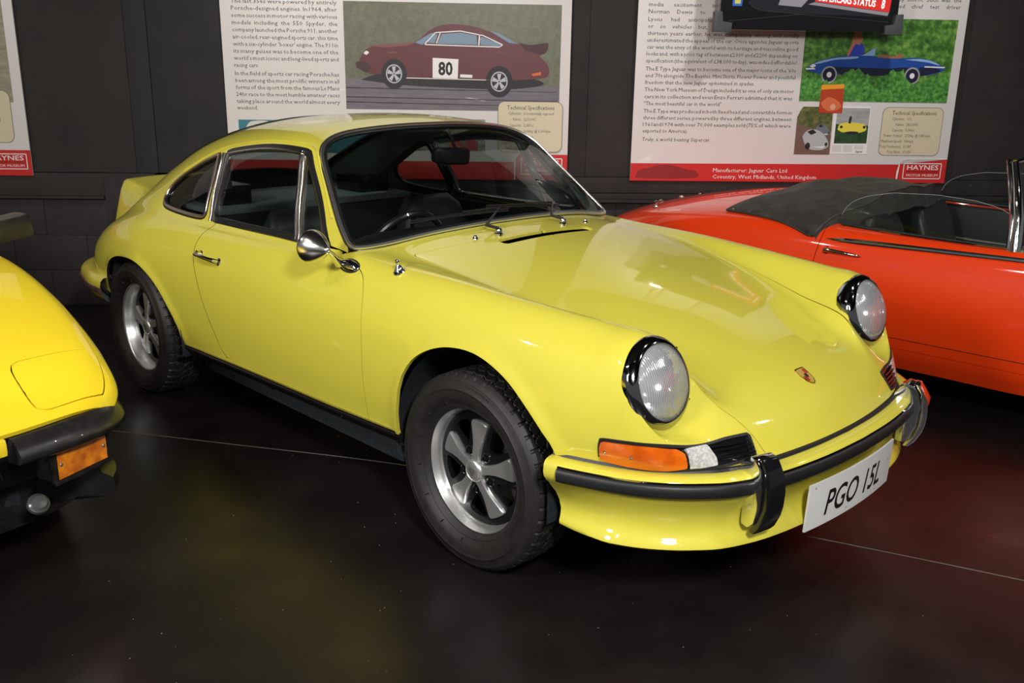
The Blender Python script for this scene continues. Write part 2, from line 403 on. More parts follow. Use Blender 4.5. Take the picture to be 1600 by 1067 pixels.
def dist_poly(x,z,poly):
    p=np.array(poly);d=np.full(x.shape,9.)
    for a,b in zip(p[:-1],p[1:]):
        ab=b-a;t=np.clip(((x-a[0])*ab[0]+(z-a[1])*ab[1])/(ab@ab),0,1)
        d=np.minimum(d,np.hypot(x-a[0]-t*ab[0],z-a[1]-t*ab[1]))
    return d
def dense(C, fix=None, it=14):
    G=cr(C)                      # columns
    G=np.swapaxes(cr(np.swapaxes(G,0,1),sym=True),0,1)
    F=np.zeros(G.shape[:2],bool); F[0]=F[-1]=True; F[:,0]=True
    if fix is not None:
        for (c0,c1,r0,r1) in fix: F[c0*M:c1*M+1,r0*M:r1*M+1]=True
    for _ in range(it):
        L=np.zeros_like(G)
        L[1:-1]+=.5*(G[2:]+G[:-2])-G[1:-1]
        L2=np.zeros_like(G)
        L2[:,1:-1]=.5*(G[:,2:]+G[:,:-2])-G[:,1:-1]
        L2[:,-1]=G[:,-2]*[1,0,1]+G[:,-1]*[0,1,0]-G[:,-1]
        H=G+.35*L+.35*L2
        H[F]=G[F]; G=H
    # rolled wheel arch lips
    for arch,w in ((ARCHF,.010),(ARCHR,.010)):
        d=dist_poly(G[...,0],G[...,2],arch[1:-1])
        G[...,1]+=np.where(G[...,1]>.6,w*np.exp(-(d/.028)**2),0)
    return G
def patches():
    rear=np.array([SIDE[i]+REAR[i] for i in range(11)])
    front=np.array([SIDE[i]+FRONT[i-9] for i in range(9,20)])
    R6=[REAR[i][0] for i in range(11)]+[FRONT[i-9][0] for i in range(11,20)]
    side=np.array([SIDE[i]+[R6[i]] for i in range(20)])
    GS=cr(side);GS=np.swapaxes(cr(np.swapaxes(GS,0,1)),0,1)
    R=dense(rear)
    Fr=dense(front,fix=[(7,7,2,6),(8,8,2,6)])
    # side patch: same smoothing for door
    F=np.zeros(GS.shape[:2],bool);F[0]=F[-1]=True;F[:,0]=True;F[:,-1]=True
    G=GS
    for _ in range(14):
        L=np.zeros_like(G);L[1:-1]=.5*(G[2:]+G[:-2])-G[1:-1]
        L2=np.zeros_like(G);L2[:,1:-1]=.5*(G[:,2:]+G[:,:-2])-G[:,1:-1]
        H=G+.35*L+.35*L2;H[F]=G[F];G=H
    for arch,w in ((ARCHF,.010),(ARCHR,.010)):
        d=dist_poly(G[...,0],G[...,2],arch[1:-1]); G[...,1]+=np.where(G[...,1]>.6,w*np.exp(-(d/.028)**2),0)
    return R,Fr,G

# ================================================================== the setting
FLM = mat('black_floor', (.007,.0055,.0055), .30, noise=(3,(.014,.010,.009),.35,.7), bump=(35,.05,.004), spec=.5)
nt = FLM.node_tree; tcn = nt.nodes.new('ShaderNodeTexCoord'); nz = nt.nodes.new('ShaderNodeTexNoise'); nz.inputs['Scale'].default_value = 5; nz.inputs['Detail'].default_value = 8
nt.links.new(tcn.outputs['Object'], nz.inputs['Vector']); mr_ = nt.nodes.new('ShaderNodeMapRange')
for i, v in ((1,.3),(2,.7),(3,.27),(4,.40)): mr_.inputs[i].default_value = v
nt.links.new(nz.outputs['Fac'], mr_.inputs[0]); nt.links.new(mr_.outputs[0], nt.nodes['Principled BSDF'].inputs['Roughness'])
WALLM = mat('dark_wall_paint', (.014,.0115,.0112), .75, noise=(4,(.024,.018,.016),.3,.7), bump=(90,.25,.004))
BLKM = mat('painted_block', (.018,.015,.016), .8, noise=(9,(.026,.021,.020),.3,.7), bump=(140,.5,.006))
CLOTHM = mat('black_board', (.011,.010,.013), .7, noise=(6,(.019,.016,.018),.3,.7), bump=(60,.15,.004))
MORT = mat('dark_mortar', (.022,.018,.018), .9)
fb = B()
# floor sheet built as a slab
fb.box((-12,-9,-.06), (9,12,0))
floor = tag(fb.out('floor', FLM), kind='structure')
# scattered dust flecks on the floor
sp = B(); rr = random.Random(9)
for _ in range(260):
    x, y = rr.uniform(-1.6,1.9), rr.uniform(-2.3,.9); a = rr.uniform(0, PI); l = rr.uniform(.001,.0035); q = rr.uniform(.0007,.0014)
    c, s_ = math.cos(a), math.sin(a)
    sp.add([(x-l*c, y-l*s_, .0004), (x+q*s_, y-q*c, .0004), (x+l*c, y+l*s_, .0004), (x-q*s_, y+q*c, .0004), (x, y, .0012)], [(0,1,4),(1,2,4),(2,3,4),(3,0,4)])
tag(sp.out('dust_flecks', mat('pale_dust', (.28,.25,.22), .9), floor, auto=10), kind='stuff')
# pale arc-shaped joint in the floor
J = [(-3.9,-2.6),(-2.9,-1.82),(-1.824,-1.078),(-1.447,-.855),(-1.191,-.69),(-.831,-.46),(-.1,-.09),(.6,.2),(1.246,.455),(2.2,.78),(3.4,1.12)]
JP = np.array(J, float); tt = np.linspace(0, len(J)-1, 120)
JC = np.stack([np.interp(tt, range(len(J)), JP[:, i]) for i in (0, 1)], 1)
for _ in range(60): JC[1:-1] = .5*JC[1:-1]+.25*(JC[2:]+JC[:-2])
V, F = sweep(np.c_[JC, np.full(len(JC), .0003)], np.tile([0,0,1.], (len(JC),1)), [(-.0022,-.002),(-.0016,.0008),(.0016,.0008),(.0022,-.002)], closed=False)
raw('floor_joint', V, F, mat('joint_filler', (.16,.13,.11), .7), floor)
# ceiling, high and black, with the lamps' fittings out of frame
cb = B(); cb.box((-12,-9,4.6), (9,12,4.7)); tag(cb.out('ceiling', mat('black_ceiling', (.01,.01,.01), .9)), kind='structure')
Mw = Matrix(((WD[0],WN[0],0,WP[0]),(WD[1],WN[1],0,WP[1]),(0,0,1,0),(0,0,0,1)))   # local (s, depth into wall, z)
wb = B(); wb.box((-7,-.079,0), (11,.3,.690)); wb.box((-7,.012,.690), (11,.3,4.6))
wall = tag(wb.out('wall_back', MORT), kind='structure'); wall.matrix_world = Mw
# painted concrete blocks below the ledge, each one a piece
bb = B(); bb.box((-.2235,-.085,-.1115), (.2235,.012,.1115), None, .003)
b0 = bb.out('block', BLKM, wall); first = True
zc = [(.008,.233),(.233,.458),(.458,.683)]
joints = [.229, .018, .229]
for r, (z0, z1) in enumerate(zc[::-1]):
    s0 = joints[r]-.225*8
    for k in range(26):
        s = s0-.225+.45*k
        if s > 7.2: break
        if first: o = b0; first = False
        else: o = b0.copy(); COL.objects.link(o)
        o.matrix_local = Matrix.Translation((s+.2250, 0, (z0+z1)/2))@Matrix.Rotation(rr.uniform(-.002,.002), 4, 'Z')
# ledge and recess board above the blocks
def wbox(name, lo, hi, m, bev=.003):
    b = B(); b.box(lo, hi, None, bev); o = b.out(name, m); o.matrix_world = Mw; return tag(o, kind='structure')
wbox('trim_1', (-7,-.115,.690), (.385,.012,.706), WALLM)
wbox('trim_2', (1.4,-.115,.690), (9,.012,.706), WALLM)
wbox('wall_back_lower_board', (-7,-.07,.706), (.385,.012,.845), WALLM)
wbox('wall_back_upper_board', (-7,-.06,.849), (.585,.012,4.6), WALLM)
wbox('wall_back_pier', (.388,-.090,0), (.70,.012,.846), BLKM)
for i, (a, b_) in enumerate(((.587,.7185),(.720,2.2),(2.2015,3.4),(3.4015,5.82),(5.8215,8.5))):
    wbox('wall_back_panel', (a,-.055 if i != 0 else -.062,.849), (b_,.012,4.6), CLOTHM if i < 2 else WALLM)
wbox('wall_back_lower_panel', (1.4,-.068,.748), (9,.012,.846), WALLM)
wbox('wall_back_skirt_panel', (1.4,-.062,.707), (9,.012,.745), WALLM)

# ================================================================== the lime yellow coupe (front axle at the origin, nose towards +x)
coupe = tag(empty('sports_coupe', (0,0,0)), 'lime yellow rear-engined coupe with ducktail spoiler and five-spoke alloy wheels, centre', 'car')
GR, GF, GS = patches()
R, Fp, S = Sheet(GR), Sheet(GF), Sheet(GS)
for sh_ in (R, Fp):
    sh_.N[:, -1, 1] = 0; sh_.N /= np.linalg.norm(sh_.N, axis=-1, keepdims=True)
UR, VR = GR.shape[0]-1, GR.shape[1]-1; UF, VF = GF.shape[0]-1, GF.shape[1]-1
def crv(P, n=6):
    P = [(*p, 0) if len(p) == 2 else p for p in P]; return cr(np.array(P)[:, None, :], n)[:, 0]
SIDEF = (8, UF, 2, 60)          # side rows of the front sheet
shutR = [(-1.64,.896),(-1.668,.84),(-1.682,.79),(-1.672,.735),(-1.642,.66),(-1.59,.545),(-1.537,.45),(-1.497,.375),(-1.47,.352)]
shutF = [(-.488,.352),(-.483,.5),(-.480,.62),(-.487,.72),(-.502,.78),(-.528,.823),(-.555,.846),(-.60,.862),(-.66,.871),(-.725,.876)]
cR = crv(shutR)[:, :2]; cF = crv(shutF)[:, :2]
cRd = crv(shutR[1:])[:, :2]
# ---- rear shell outline (grid coordinates)
wTop = [(-.884,.663,.982),(-.926,.642,1.033),(-1.045,.596,1.15),(-1.092,.572,1.196),(-1.11,.566,1.208),(-1.18,.565,1.214),(-1.30,.565,1.216),(-1.435,.563,1.209),(-1.624,.561,1.184),(-1.755,.561,1.162)]
pB = [(-1.755,.561,1.162),(-1.74,.60,1.09),(-1.72,.645,1.0),(-1.70,.69,.90)]
uvTop = R.inv(crv(wTop), reg=(60, UR, 55, 110)); uvB = R.inv(crv(pB), reg=(60, 110, 55, 110))
uvShut = R.inv(cR, (0, 2), reg=(50, 110, 0, 64))
uvArch = R.inv(crv(ARCHR[::-1][0:])[:, :2], (0, 2), reg=(20, 80, 0, 50))
uvArch = uvArch[uvArch[:, 1] > .6]
row0R = lambda a, b, n: [(t, 0) for t in np.linspace(a, b, n)]
uS = uvShut[-1, 0]
outer = [(0,0),(0,VR),(UR,VR),(UR,61),(UR,60)]
# belt strip: along the bottom of the window opening back to the B pillar is part of the door, so step up the pillar
outer += [tuple(p) for p in R.inv([(-.815,.690,.900),(-.842,.681,.925)], reg=(95, UR, 55, 80))]+[tuple(p) for p in uvTop]
outer += [tuple(p) for p in uvB[1:-1]]+[tuple(p) for p in uvShut[1:]]
outer += [(uvShut[-1, 0], 0), (uvArch[0, 0], 0)]+[tuple(p) for p in uvArch]+[(uvArch[-1, 0], 0)]
quart = [(-2.150,.69,.897),(-2.178,.675,.925),(-2.178,.645,.965),(-2.15,.62,1.0),(-2.081,.598,1.045),(-1.96,.577,1.1),(-1.80,.563,1.153),(-1.79,.59,1.10),(-1.765,.64,1.0),(-1.745,.697,.885),(-1.80,.698,.880),(-1.902,.699,.879),(-2.034,.697,.883),(-2.11,.694,.889)]
def loop3(P, d=.02, it=4):
    Q = resample(np.array(P, float), d, True)
    for _ in range(it): Q = .5*Q+.25*(np.roll(Q, 1, 0)+np.roll(Q, -1, 0))
    return Q
uvQ = R.inv(loop3(quart, .02, 3), reg=(40, 110, 50, 110))
rw = [(-1.87,0),(-1.875,.25),(-1.89,.37),(-1.93,.42),(-2.05,.45),(-2.35,.465),(-2.56,.455),(-2.64,.41),(-2.675,.30),(-2.69,0)]
uvRW = R.inv(resample(np.array(rw), .03), (0, 1), reg=(16, 90, 84, VR))
uvRW[0, 1] = uvRW[-1, 1] = VR
# cut the rear window out by running the centre line round it
i0 = outer.index((0, VR)); outer[i0+1:i0+1] = [tuple(p) for p in uvRW[::-1]]
freeR = lambda uv: uv[:, 1] > VR-1e-3
rearshell = R.panel(outer, [uvQ], free=freeR, gap=.0015); R.nmain = R.nm
# ---- front shell: fender, cowl
base = [(-.575,0),(-.585,.2),(-.612,.4),(-.655,.58),(-.69,.675)]
uvBase = Fp.inv(crv(base)[::-1][:, :2], (0, 1), reg=(0, 60, 58, VF)); uvBase[-1, 1] = VF
hoodR = [(-.44,0),(-.447,.2),(-.465,.35),(-.50,.50),(-.515,.548),(-.490,.562)]
hoodS = [(-.490,.562),(-.30,.560),(-.15,.553),(.05,.537),(.25,.517),(.42,.490),(.52,.468),(.60,.452),(.66,.432),(.70,.408),(.742,.389),(.775,.378),(.803,.366)]
uvHR = Fp.inv(crv(hoodR)[:, :2], (0, 1), reg=(0, 60, 70, VF)); uvHR[0, 1] = VF
uvHS = Fp.inv(crv(hoodS)[:, :2], (0, 1), reg=(10, UF, 60, VF)); 
uvHS[-1, 0] = UF
uvSF = Fp.inv(cF, (0, 2), reg=(8, 60, 0, 62))
uvAF = Fp.inv(crv(ARCHF)[:, :2], (0, 2), reg=(28, 84, 0, 50)); uvAF = uvAF[uvAF[:, 1] > .6]
outF = [tuple(p) for p in uvSF[:-1]]+[tuple(p) for p in Fp.inv([(-.735,.712,.880)], reg=(0, 40, 50, 62))]
outF += [tuple(p) for p in Fp.inv([(-.715,.696,.893)], reg=(0, 40, 56, 64))]+[tuple(p) for p in uvBase]+[(uvHR[0, 0], VF)]+[tuple(p) for p in uvHR[1:]]+[tuple(p) for p in uvHS[1:]]
outF += [(UF, 0), (uvAF[-1, 0], 0)]+[tuple(p) for p in uvAF[::-1]]+[(uvAF[0, 0], 0), (uvSF[0, 0], 0)]
lampH = [(84,24),(84,72),(96,72),(96,24)]
indB = [(.478,.742,.514),(.535,.712,.510),(.60,.68,.510),(.68,.615,.509),(.715,.575,.509),(.744,.52,.510),(.770,.41,.512)]
indT = [(.508,.742,.580),(.574,.722,.585),(.63,.69,.583),(.68,.62,.575),(.705,.545,.568),(.72,.47,.568),(.742,.400,.570)]
ind = list(map(tuple, np.vstack([crv(indB), crv(indT)[::-1]])))
uvI = Fp.inv(resample(np.array(ind), .012, True), reg=(84, UF, 4, 100))
freeF = lambda uv: (uv[:, 1] > VF-1e-3) | ((uv[:, 0] > 83.99) & (uv[:, 0] < 96.01) & (uv[:, 1] > 23.99) & (uv[:, 1] < 72.01))
frontshell = Fp.panel(outF, [lampH, uvI], free=freeF, gap=.0015); NMF = Fp.nm
lowS = S.inv(resample(np.array([(-1.50,.3495),(-1.2,.3495),(-.9,.3505),(-.6,.351),(-.45,.3515)]), .04), (0, 2), reg=(60, 150, 0, 20))
sillp = S.panel([(lowS[0, 0], 0), (lowS[-1, 0], 0)]+[tuple(q) for q in lowS[::-1]], gap=0, lip=.01)
Vb, Fb, Nb = merge([both(rearshell), both(frontshell), both(sillp)])
lipf = np.array([max(f) for f in rearshell[1]]) >= R.nmain
lf2 = np.array([max(f) >= NMF and frontshell[0][max(f)][0] < -.55 and frontshell[0][max(f)][1] < .69 for f in frontshell[1]])
lipf = np.concatenate([lipf, lipf, lf2, lf2]); mi_ = np.concatenate([lipf, np.zeros(len(Fb)-len(lipf), bool)]).astype(int)
shell = raw('body_shell', Vb, Fb, [YEL, BLK], coupe, normals=Nb, mi=mi_)
# ---- door skins
top_d = [(-1.645,.898),(-1.45,.888),(-1.2,.888),(-1.0,.889),(-.85,.893),(-.73,.897)]
uvT = S.inv(crv(top_d)[:, :2], (0, 2), reg=(60, 150, 40, 72))
uvSR = S.inv(cR[1:], (0, 2), reg=(50, 120, 0, 64)); uvFF = S.inv(cF, (0, 2), reg=(100, 160, 0, 64))
low = [(-1.47,.350),(-1.2,.351),(-.9,.352),(-.6,.3525),(-.488,.353)]
uvLow = S.inv(resample(np.array(low), .03), (0, 2), reg=(60, 150, 0, 20))
doorp = [tuple(p) for p in uvSR]+[tuple(p) for p in uvLow[1:-1]]+[tuple(p) for p in uvFF]+[tuple(p) for p in uvT[::-1][1:-1]]
dp = S.panel(doorp, gap=.0018)
for p_, nm in ((mirror(*dp), 'door'), (dp, 'door')):
    d_ = raw(nm, *p_[:2], YEL, coupe, normals=p_[2])
    if p_[0][0][1] < 0: door_r = d_
    else: door_l = d_
# ---- bonnet
vent = [(-.428,0),(-.428,.248),(-.382,.235),(-.382,0)]
uvV = Fp.inv(resample(np.array(vent), .03), (0, 1), reg=(0, 70, 70, VF)); uvV[0, 1] = uvV[-1, 1] = VF
hood_o = [(uvHR[0, 0], VF)]+[tuple(p) for p in uvHR[1:]]+[tuple(p) for p in uvHS[1:]]+[(UF, VF)]+[tuple(p) for p in uvV[::-1]]
# keep order: hood rear centre ... front centre, then back along the centre line round the vent
hp = Fp.panel(hood_o, free=freeF, gap=.0018, lip=.010)
hv = both(hp)
hood = raw('bonnet', hv[0], hv[1], YEL, coupe, normals=hv[2])
vb = B()
for k in range(9): x_ = -.25+k*.0625; vb.box((-.43,x_-.001,.885), (-.38,x_+.001,.902))
vb.box((-.435,-.26,.86), (-.375,.26,.875))
for zz in (.886,.894): vb.tube([(-.405,-.245,zz),(-.405,.245,zz)], .002, 6)
vb.out('air_vent', GBLK, hood)
# ---- crest on the bonnet nose
c3 = Fp.ev(Fp.inv([(.686,0)], (0, 1), reg=(60, UF, 90, VF)))[0]; n3 = Fp.ev(Fp.inv([(.686,0)], (0, 1), reg=(60, UF, 90, VF)), Fp.N)[0]; n3[1] = 0; n3 /= np.linalg.norm(n3)
xf = Vector((n3[2], 0, -n3[0])); Mc = Matrix(((xf[0],0,n3[0],c3[0]),(0,1,0,0),(xf[2],0,n3[2],c3[2]),(0,0,0,1)))   # local x down the bonnet, y across, z out
def shield(k=1.0, n=10):
    P = [(-.034*k,-.017*k),(-.031*k,-.026*k),(-.024*k,-.025*k),(0,-.026*k),(.018*k,-.021*k),(.030*k,-.010*k),(.035*k,0)]
    return P+[(x, -y) for x, y in P[-2::-1]]
cb_ = B().prism(shield(1), 0, .0025, Mc).out('crest', mat('gilt', (.55,.38,.12), .25, 1.0), hood, bev=.0006)
B().prism(shield(.88), .0022, .0031, Mc).out('crest_field', mat('crest_gold', (.62,.42,.08), .35, .4), cb_)
cq = B()
for sx, sy in ((-1,1),(1,-1)):
    for k in range(2):
        y0 = sy*(.004+.009*k)+(0 if sy > 0 else -.0045); x0 = -.026 if sx < 0 else .001
        cq.box((x0, y0, .0030), (x0+.020, y0+.0045, .0036), Mc)
cq.out('crest_red_bars', mat('crest_red', (.55,.03,.02), .35), cb_)
ck = B()
for sx, sy in ((-1,1),(1,-1)):
    for k in range(2):
        y0 = sy*(.0085+.009*k)+(0 if sy > 0 else -.0035); x0 = -.026 if sx < 0 else .001
        ck.box((x0, y0, .0030), (x0+.019, y0+.0030, .0036), Mc)
ck.prism([(-.008,-.006),(-.008,.006),(.002,.007),(.010,0),(.002,-.007)], .0033, .0042, Mc)
ck.out('crest_black_horse', INK, cb_)
# ---- front bumper
plan = [(.365,.771),(.42,.757),(.50,.728),(.56,.702),(.60,.68),(.635,.655),(.68,.615),(.715,.575),(.745,.535),(.783,.44),(.805,.345),(.825,.18),(.832,0)]
half = resample(crv(plan)[:, :2], .02); fullp = np.vstack([half*[1,-1], half[::-1][1:]])
def bump_sweep(prof, path=fullp, zz=0.0, caps=True):
    P = np.c_[path, np.full(len(path), zz)]
    T = np.gradient(P, axis=0); T /= np.linalg.norm(T, axis=1)[:, None]
    O = np.stack([-T[:, 1], T[:, 0], 0*T[:, 0]], 1); O *= np.sign((O*P).sum(1))[:, None]
    V = np.stack([P+o*O+np.array([0,0,z]) for o, z in prof], 1).reshape(-1, 3); m = len(prof); F = []
    for i in range(len(P)-1):
        for j in range(m-1): F.append((i*m+j, i*m+j+1, (i+1)*m+j+1, (i+1)*m+j))
    return V, F, P, O
bprof = [(-.02,.480),(-.004,.488),(0,.497),(.012,.5005),(.036,.4995),(.047,.496),(.053,.489),(.055,.480),(.056,.465),(.055,.452),(.050,.440),(.040,.428),(.031,.41),(.018,.388),(.010,.358),(.012,.330),(.024,.310),(.034,.299),(.037,.290),(.030,.283),(.010,.280),(-.03,.284),(-.05,.30)]
V, F, _, _ = bump_sweep(bprof)
V = np.array(V); m_n = len(bprof)
for q in range(len(V)):      # the skirt tucks in behind at the wheel arch
    w_ = max(0, 1-(V[q, 0]-.345)/.20)*min(1, max(0, (.46-V[q, 2])/.17)); V[q, 1] -= np.sign(V[q, 1])*.055*w_; V[q, 0] += .012*w_
bumper = raw('front_bumper', V, F, YEL, coupe, auto=60)
m_ = bmesh.new(); m_.from_mesh(bumper.data); bmesh.ops.recalc_face_normals(m_, faces=m_.faces); m_.normal_update()
avg = sum((f.normal.dot(Vector((f.calc_center_median().x, f.calc_center_median().y, 0))) for f in m_.faces))
if avg < 0: bmesh.ops.reverse_faces(m_, faces=m_.faces)
m_.to_mesh(bumper.data); m_.free(); bumper.data.polygons.foreach_set('use_smooth', [True]*len(bumper.data.polygons))
sub = fullp[(np.arange(len(fullp)) > 1) & (np.arange(len(fullp)) < len(fullp)-2)]
_, _, P_, O_ = bump_sweep([(0, 0)], sub)
V, F = sweep(P_+.054*O_+[0,0,.4665], O_, [(-.020,-.004),(-.019,.006),(-.013,.011),(0,.0125),(.013,.011),(.019,.006),(.020,-.004)], closed=False)
strip = raw('rubber_strip', V, F, BLK, bumper, auto=50)
V, F = sweep(P_+.0555*O_+[0,0,.4885], O_, [(-.0025,-.002),(0,.003),(.0025,-.002)], closed=False)
raw('chrome_bead', V, F, CHR, bumper)
# black seal between body and bumper
V, F = sweep(np.c_[fullp, np.full(len(fullp), .499)], np.tile([0,0,1.], (len(fullp), 1)), [(-.009,0),(-.008,.008),(.004,.007),(.008,0)], closed=False)
raw('bumper_seal', V, F, BLK, bumper)
# overriders
for sg in (-1, 1):
    Mo = Matrix.Translation((.84, sg*.460, 0))@Matrix.Rotation(sg*math.radians(14), 4, 'Z')@Matrix.Translation((-.84, 0, 0))
    Rz = Matrix(((1,0,0,0),(0,0,-1,0),(0,1,0,0),(0,0,0,1)))   # prism z -> -y
    prof = [(.775,.500),(.795,.535),(.815,.549),(.838,.546),(.856,.520),(.866,.47),(.862,.41),(.846,.365),(.825,.345),(.80,.350),(.80,.40),(.80,.46)]
    o_ = B().prism(prof, -.037, .037, Mo@Rz).out('overrider', CHR, bumper, bev=.008, auto=50)
    pr = [(.838,.550),(.852,.548),(.866,.528),(.884,.500),(.889,.46),(.887,.42),(.880,.39),(.862,.352),(.842,.330),(.825,.332),(.835,.352),(.850,.375),(.862,.41),(.866,.46),(.858,.52)]
    B().prism(pr, -.029, .029, Mo@Rz).out('rubber_pad', GBLK if sg < 0 else CHR, o_, bev=.006, auto=50)
# number plate
pl = B(); nseg = 24; y = np.linspace(-.26, .26, nseg+1)
V = []
for yy in y:
    bow = .016*(1-(yy/.26)**2)
    for (xx, zz) in ((.872+bow,.413),(.866+bow,.268),(.860+bow,.268),(.866+bow,.413)): V.append((xx, yy, zz))
F = [(i*4+j, i*4+(j+1) % 4, (i+1)*4+(j+1) % 4, (i+1)*4+j) for i in range(nseg) for j in range(4)]+[(0,1,2,3), tuple(nseg*4+j for j in (3,2,1,0))]
plate = B().add(V, F).out('number_plate', PLA, bumper, auto=40)
def text_mesh(txt, size=.1, width=None, shear=0.0, res=2, just=False, bold=0.0, align='LEFT', sx=1.0):
    c = bpy.data.curves.new('txt', 'FONT'); c.body = txt; c.size = size; c.resolution_u = res; c.shear = shear; c.offset = bold; c.align_x = 'LEFT'
    o = bpy.data.objects.new('txt', c); COL.objects.link(o); bpy.context.view_layer.update()
    me = o.evaluated_get(bpy.context.evaluated_depsgraph_get()).to_mesh()
    V = [(v.co.x, v.co.y) for v in me.vertices]; F = [tuple(p.vertices) for p in me.polygons]
    o.to_mesh_clear() if False else None
    bpy.data.objects.remove(o); bpy.data.curves.remove(c)
    V = np.array(V) if V else np.zeros((0, 2))
    if len(V):
        V[:, 0] -= V[:, 0].min()
        if width: V[:, 0] *= width/max(V[:, 0].max(), 1e-6)
        else: V[:, 0] *= sx
        if align == 'CENTER': V[:, 0] -= V[:, 0].max()/2
        if align == 'RIGHT': V[:, 0] -= V[:, 0].max()
    return V, F
# plate characters: the spacing of the two groups, slanted
tV, tF = text_mesh('PGO 15L', .104, .345, .20, 4, bold=.0014)
tV[:, 0] -= .175; tV[:, 1] -= tV[:, 1].min(); tV[:, 1] *= .080/tV[:, 1].max()
V = []
for a, b in tV:
    zz = .268+.028+b; bow = .016*(1-(a/.26)**2); V.append((.8662+bow+(.006)*(zz-.268)/.145+.0004, a, zz))
raw('registration_characters', V, tF, INK, plate, smooth=False)
for yy, zz in ((-.05,.285),(.14,.283),(.22,.36),(-.235,.40)):
    B().lathe([(0,.0014),(.0028,.0012),(.0034,0)], 10, Matrix.Translation((.882-.016*(yy/.26)**2+.006*(zz-.268)/.145,yy,zz))@Matrix.Rotation(PI/2, 4, 'Y')).out('plate_screw', mat('plate_screw', (.3,.25,.2), .5), plate)
# ---- indicators and horn grilles
def sub_outline(P, d=.01): return Fp.inv(resample(np.array(P), d, True), reg=(84, UF, 2, 104))
amb = list(map(tuple, np.vstack([crv([(.486,.742,.518),(.535,.712,.514),(.60,.68,.514),(.66,.633,.513),(.690,.605,.513)]), [(.688,.605,.53),(.680,.613,.555)], crv([(.511,.742,.575),(.574,.722,.580),(.63,.687,.578),(.668,.634,.568)])[::-1], [(.500,.742,.545)]])))
clr = list(map(tuple, np.vstack([crv([(.695,.600,.513),(.715,.575,.513),(.738,.535,.514)]), [(.728,.532,.535)], crv([(.682,.613,.566),(.692,.585,.567),(.703,.545,.564)])[::-1], [(.686,.606,.55)]])))
grl = list(map(tuple, np.vstack([crv([(.742,.528,.514),(.755,.47,.514),(.766,.410,.516)]), [(.758,.395,.54)], crv([(.706,.540,.564),(.718,.47,.564),(.738,.402,.566)])[::-1], [(.730,.527,.535)]])))
for sg in (-1, 1):
    f = (lambda p: p) if sg > 0 else (lambda p: mirror(*p))
    bk = f(Fp.panel(uvI, gap=-.001, lip=0, offset=-.006)); hsg = raw('indicator', bk[0], bk[1], GBLK, coupe, normals=bk[2])
    loopI = Fp.ev(uvI); nI = Fp.ev(uvI, Fp.N); k = np.array([1, sg, 1])
    V, F = sweep(loopI*k, nI*k, [(-.004,-.004),(-.004,.004),(.004,.004),(.004,-.004)]); raw('lens_gasket', V, F, BLK, hsg)
    a_ = f(Fp.panel(sub_outline(amb), gap=.001, lip=.010, offset=.006, dens=.5)); raw('amber_lens', a_[0], a_[1], AMB, hsg, normals=a_[2])
    a_ = f(Fp.panel(sub_outline(clr), gap=.001, lip=.010, offset=.006, dens=.5)); raw('clear_lens', a_[0], a_[1], CLR, hsg, normals=a_[2])
    for q in ((.520,.736,.545),(.585,.702,.548)):
        c_ = Fp.inv([q], reg=(84, UF, 2, 104)); p_ = (Fp.ev(c_)[0]+.006*Fp.ev(c_, Fp.N)[0])*k; n_ = Vector(Fp.ev(c_, Fp.N)[0]*k)
        B().lathe([(0,.003),(.003,.0028),(.0045,.001),(.0048,-.001)], 12, Matrix.Translation(p_)@n_.to_track_quat('Z', 'Y').to_matrix().to_4x4()).out('lens_screw', CHR, hsg)
    g_ = f(Fp.panel(sub_outline(grl), gap=.001, lip=0, offset=-.004)); grille = raw('horn_grille', g_[0], g_[1], GBLK, coupe, normals=g_[2])
    for zz, y0, y1 in ((.560,.540,.418),(.548,.540,.410),(.536,.530,.405),(.524,.520,.405)):
        ys = np.linspace(y0, y1, 8); xs = np.interp(ys, [.39,.47,.545], [.757,.742,.712])+(.566-zz)*.25
        L = Fp.inv([(xs[i], ys[i], zz) for i in range(8)], reg=(84, UF, 2, 104)); P = Fp.ev(L)*k; N = Fp.ev(L, Fp.N)*k
        V, F = sweep(P, N, [(-.004,-.003),(-.002,.006),(.002,.006),(.0035,-.003)], closed=False); raw('louvre', V, F, GBLK, grille)
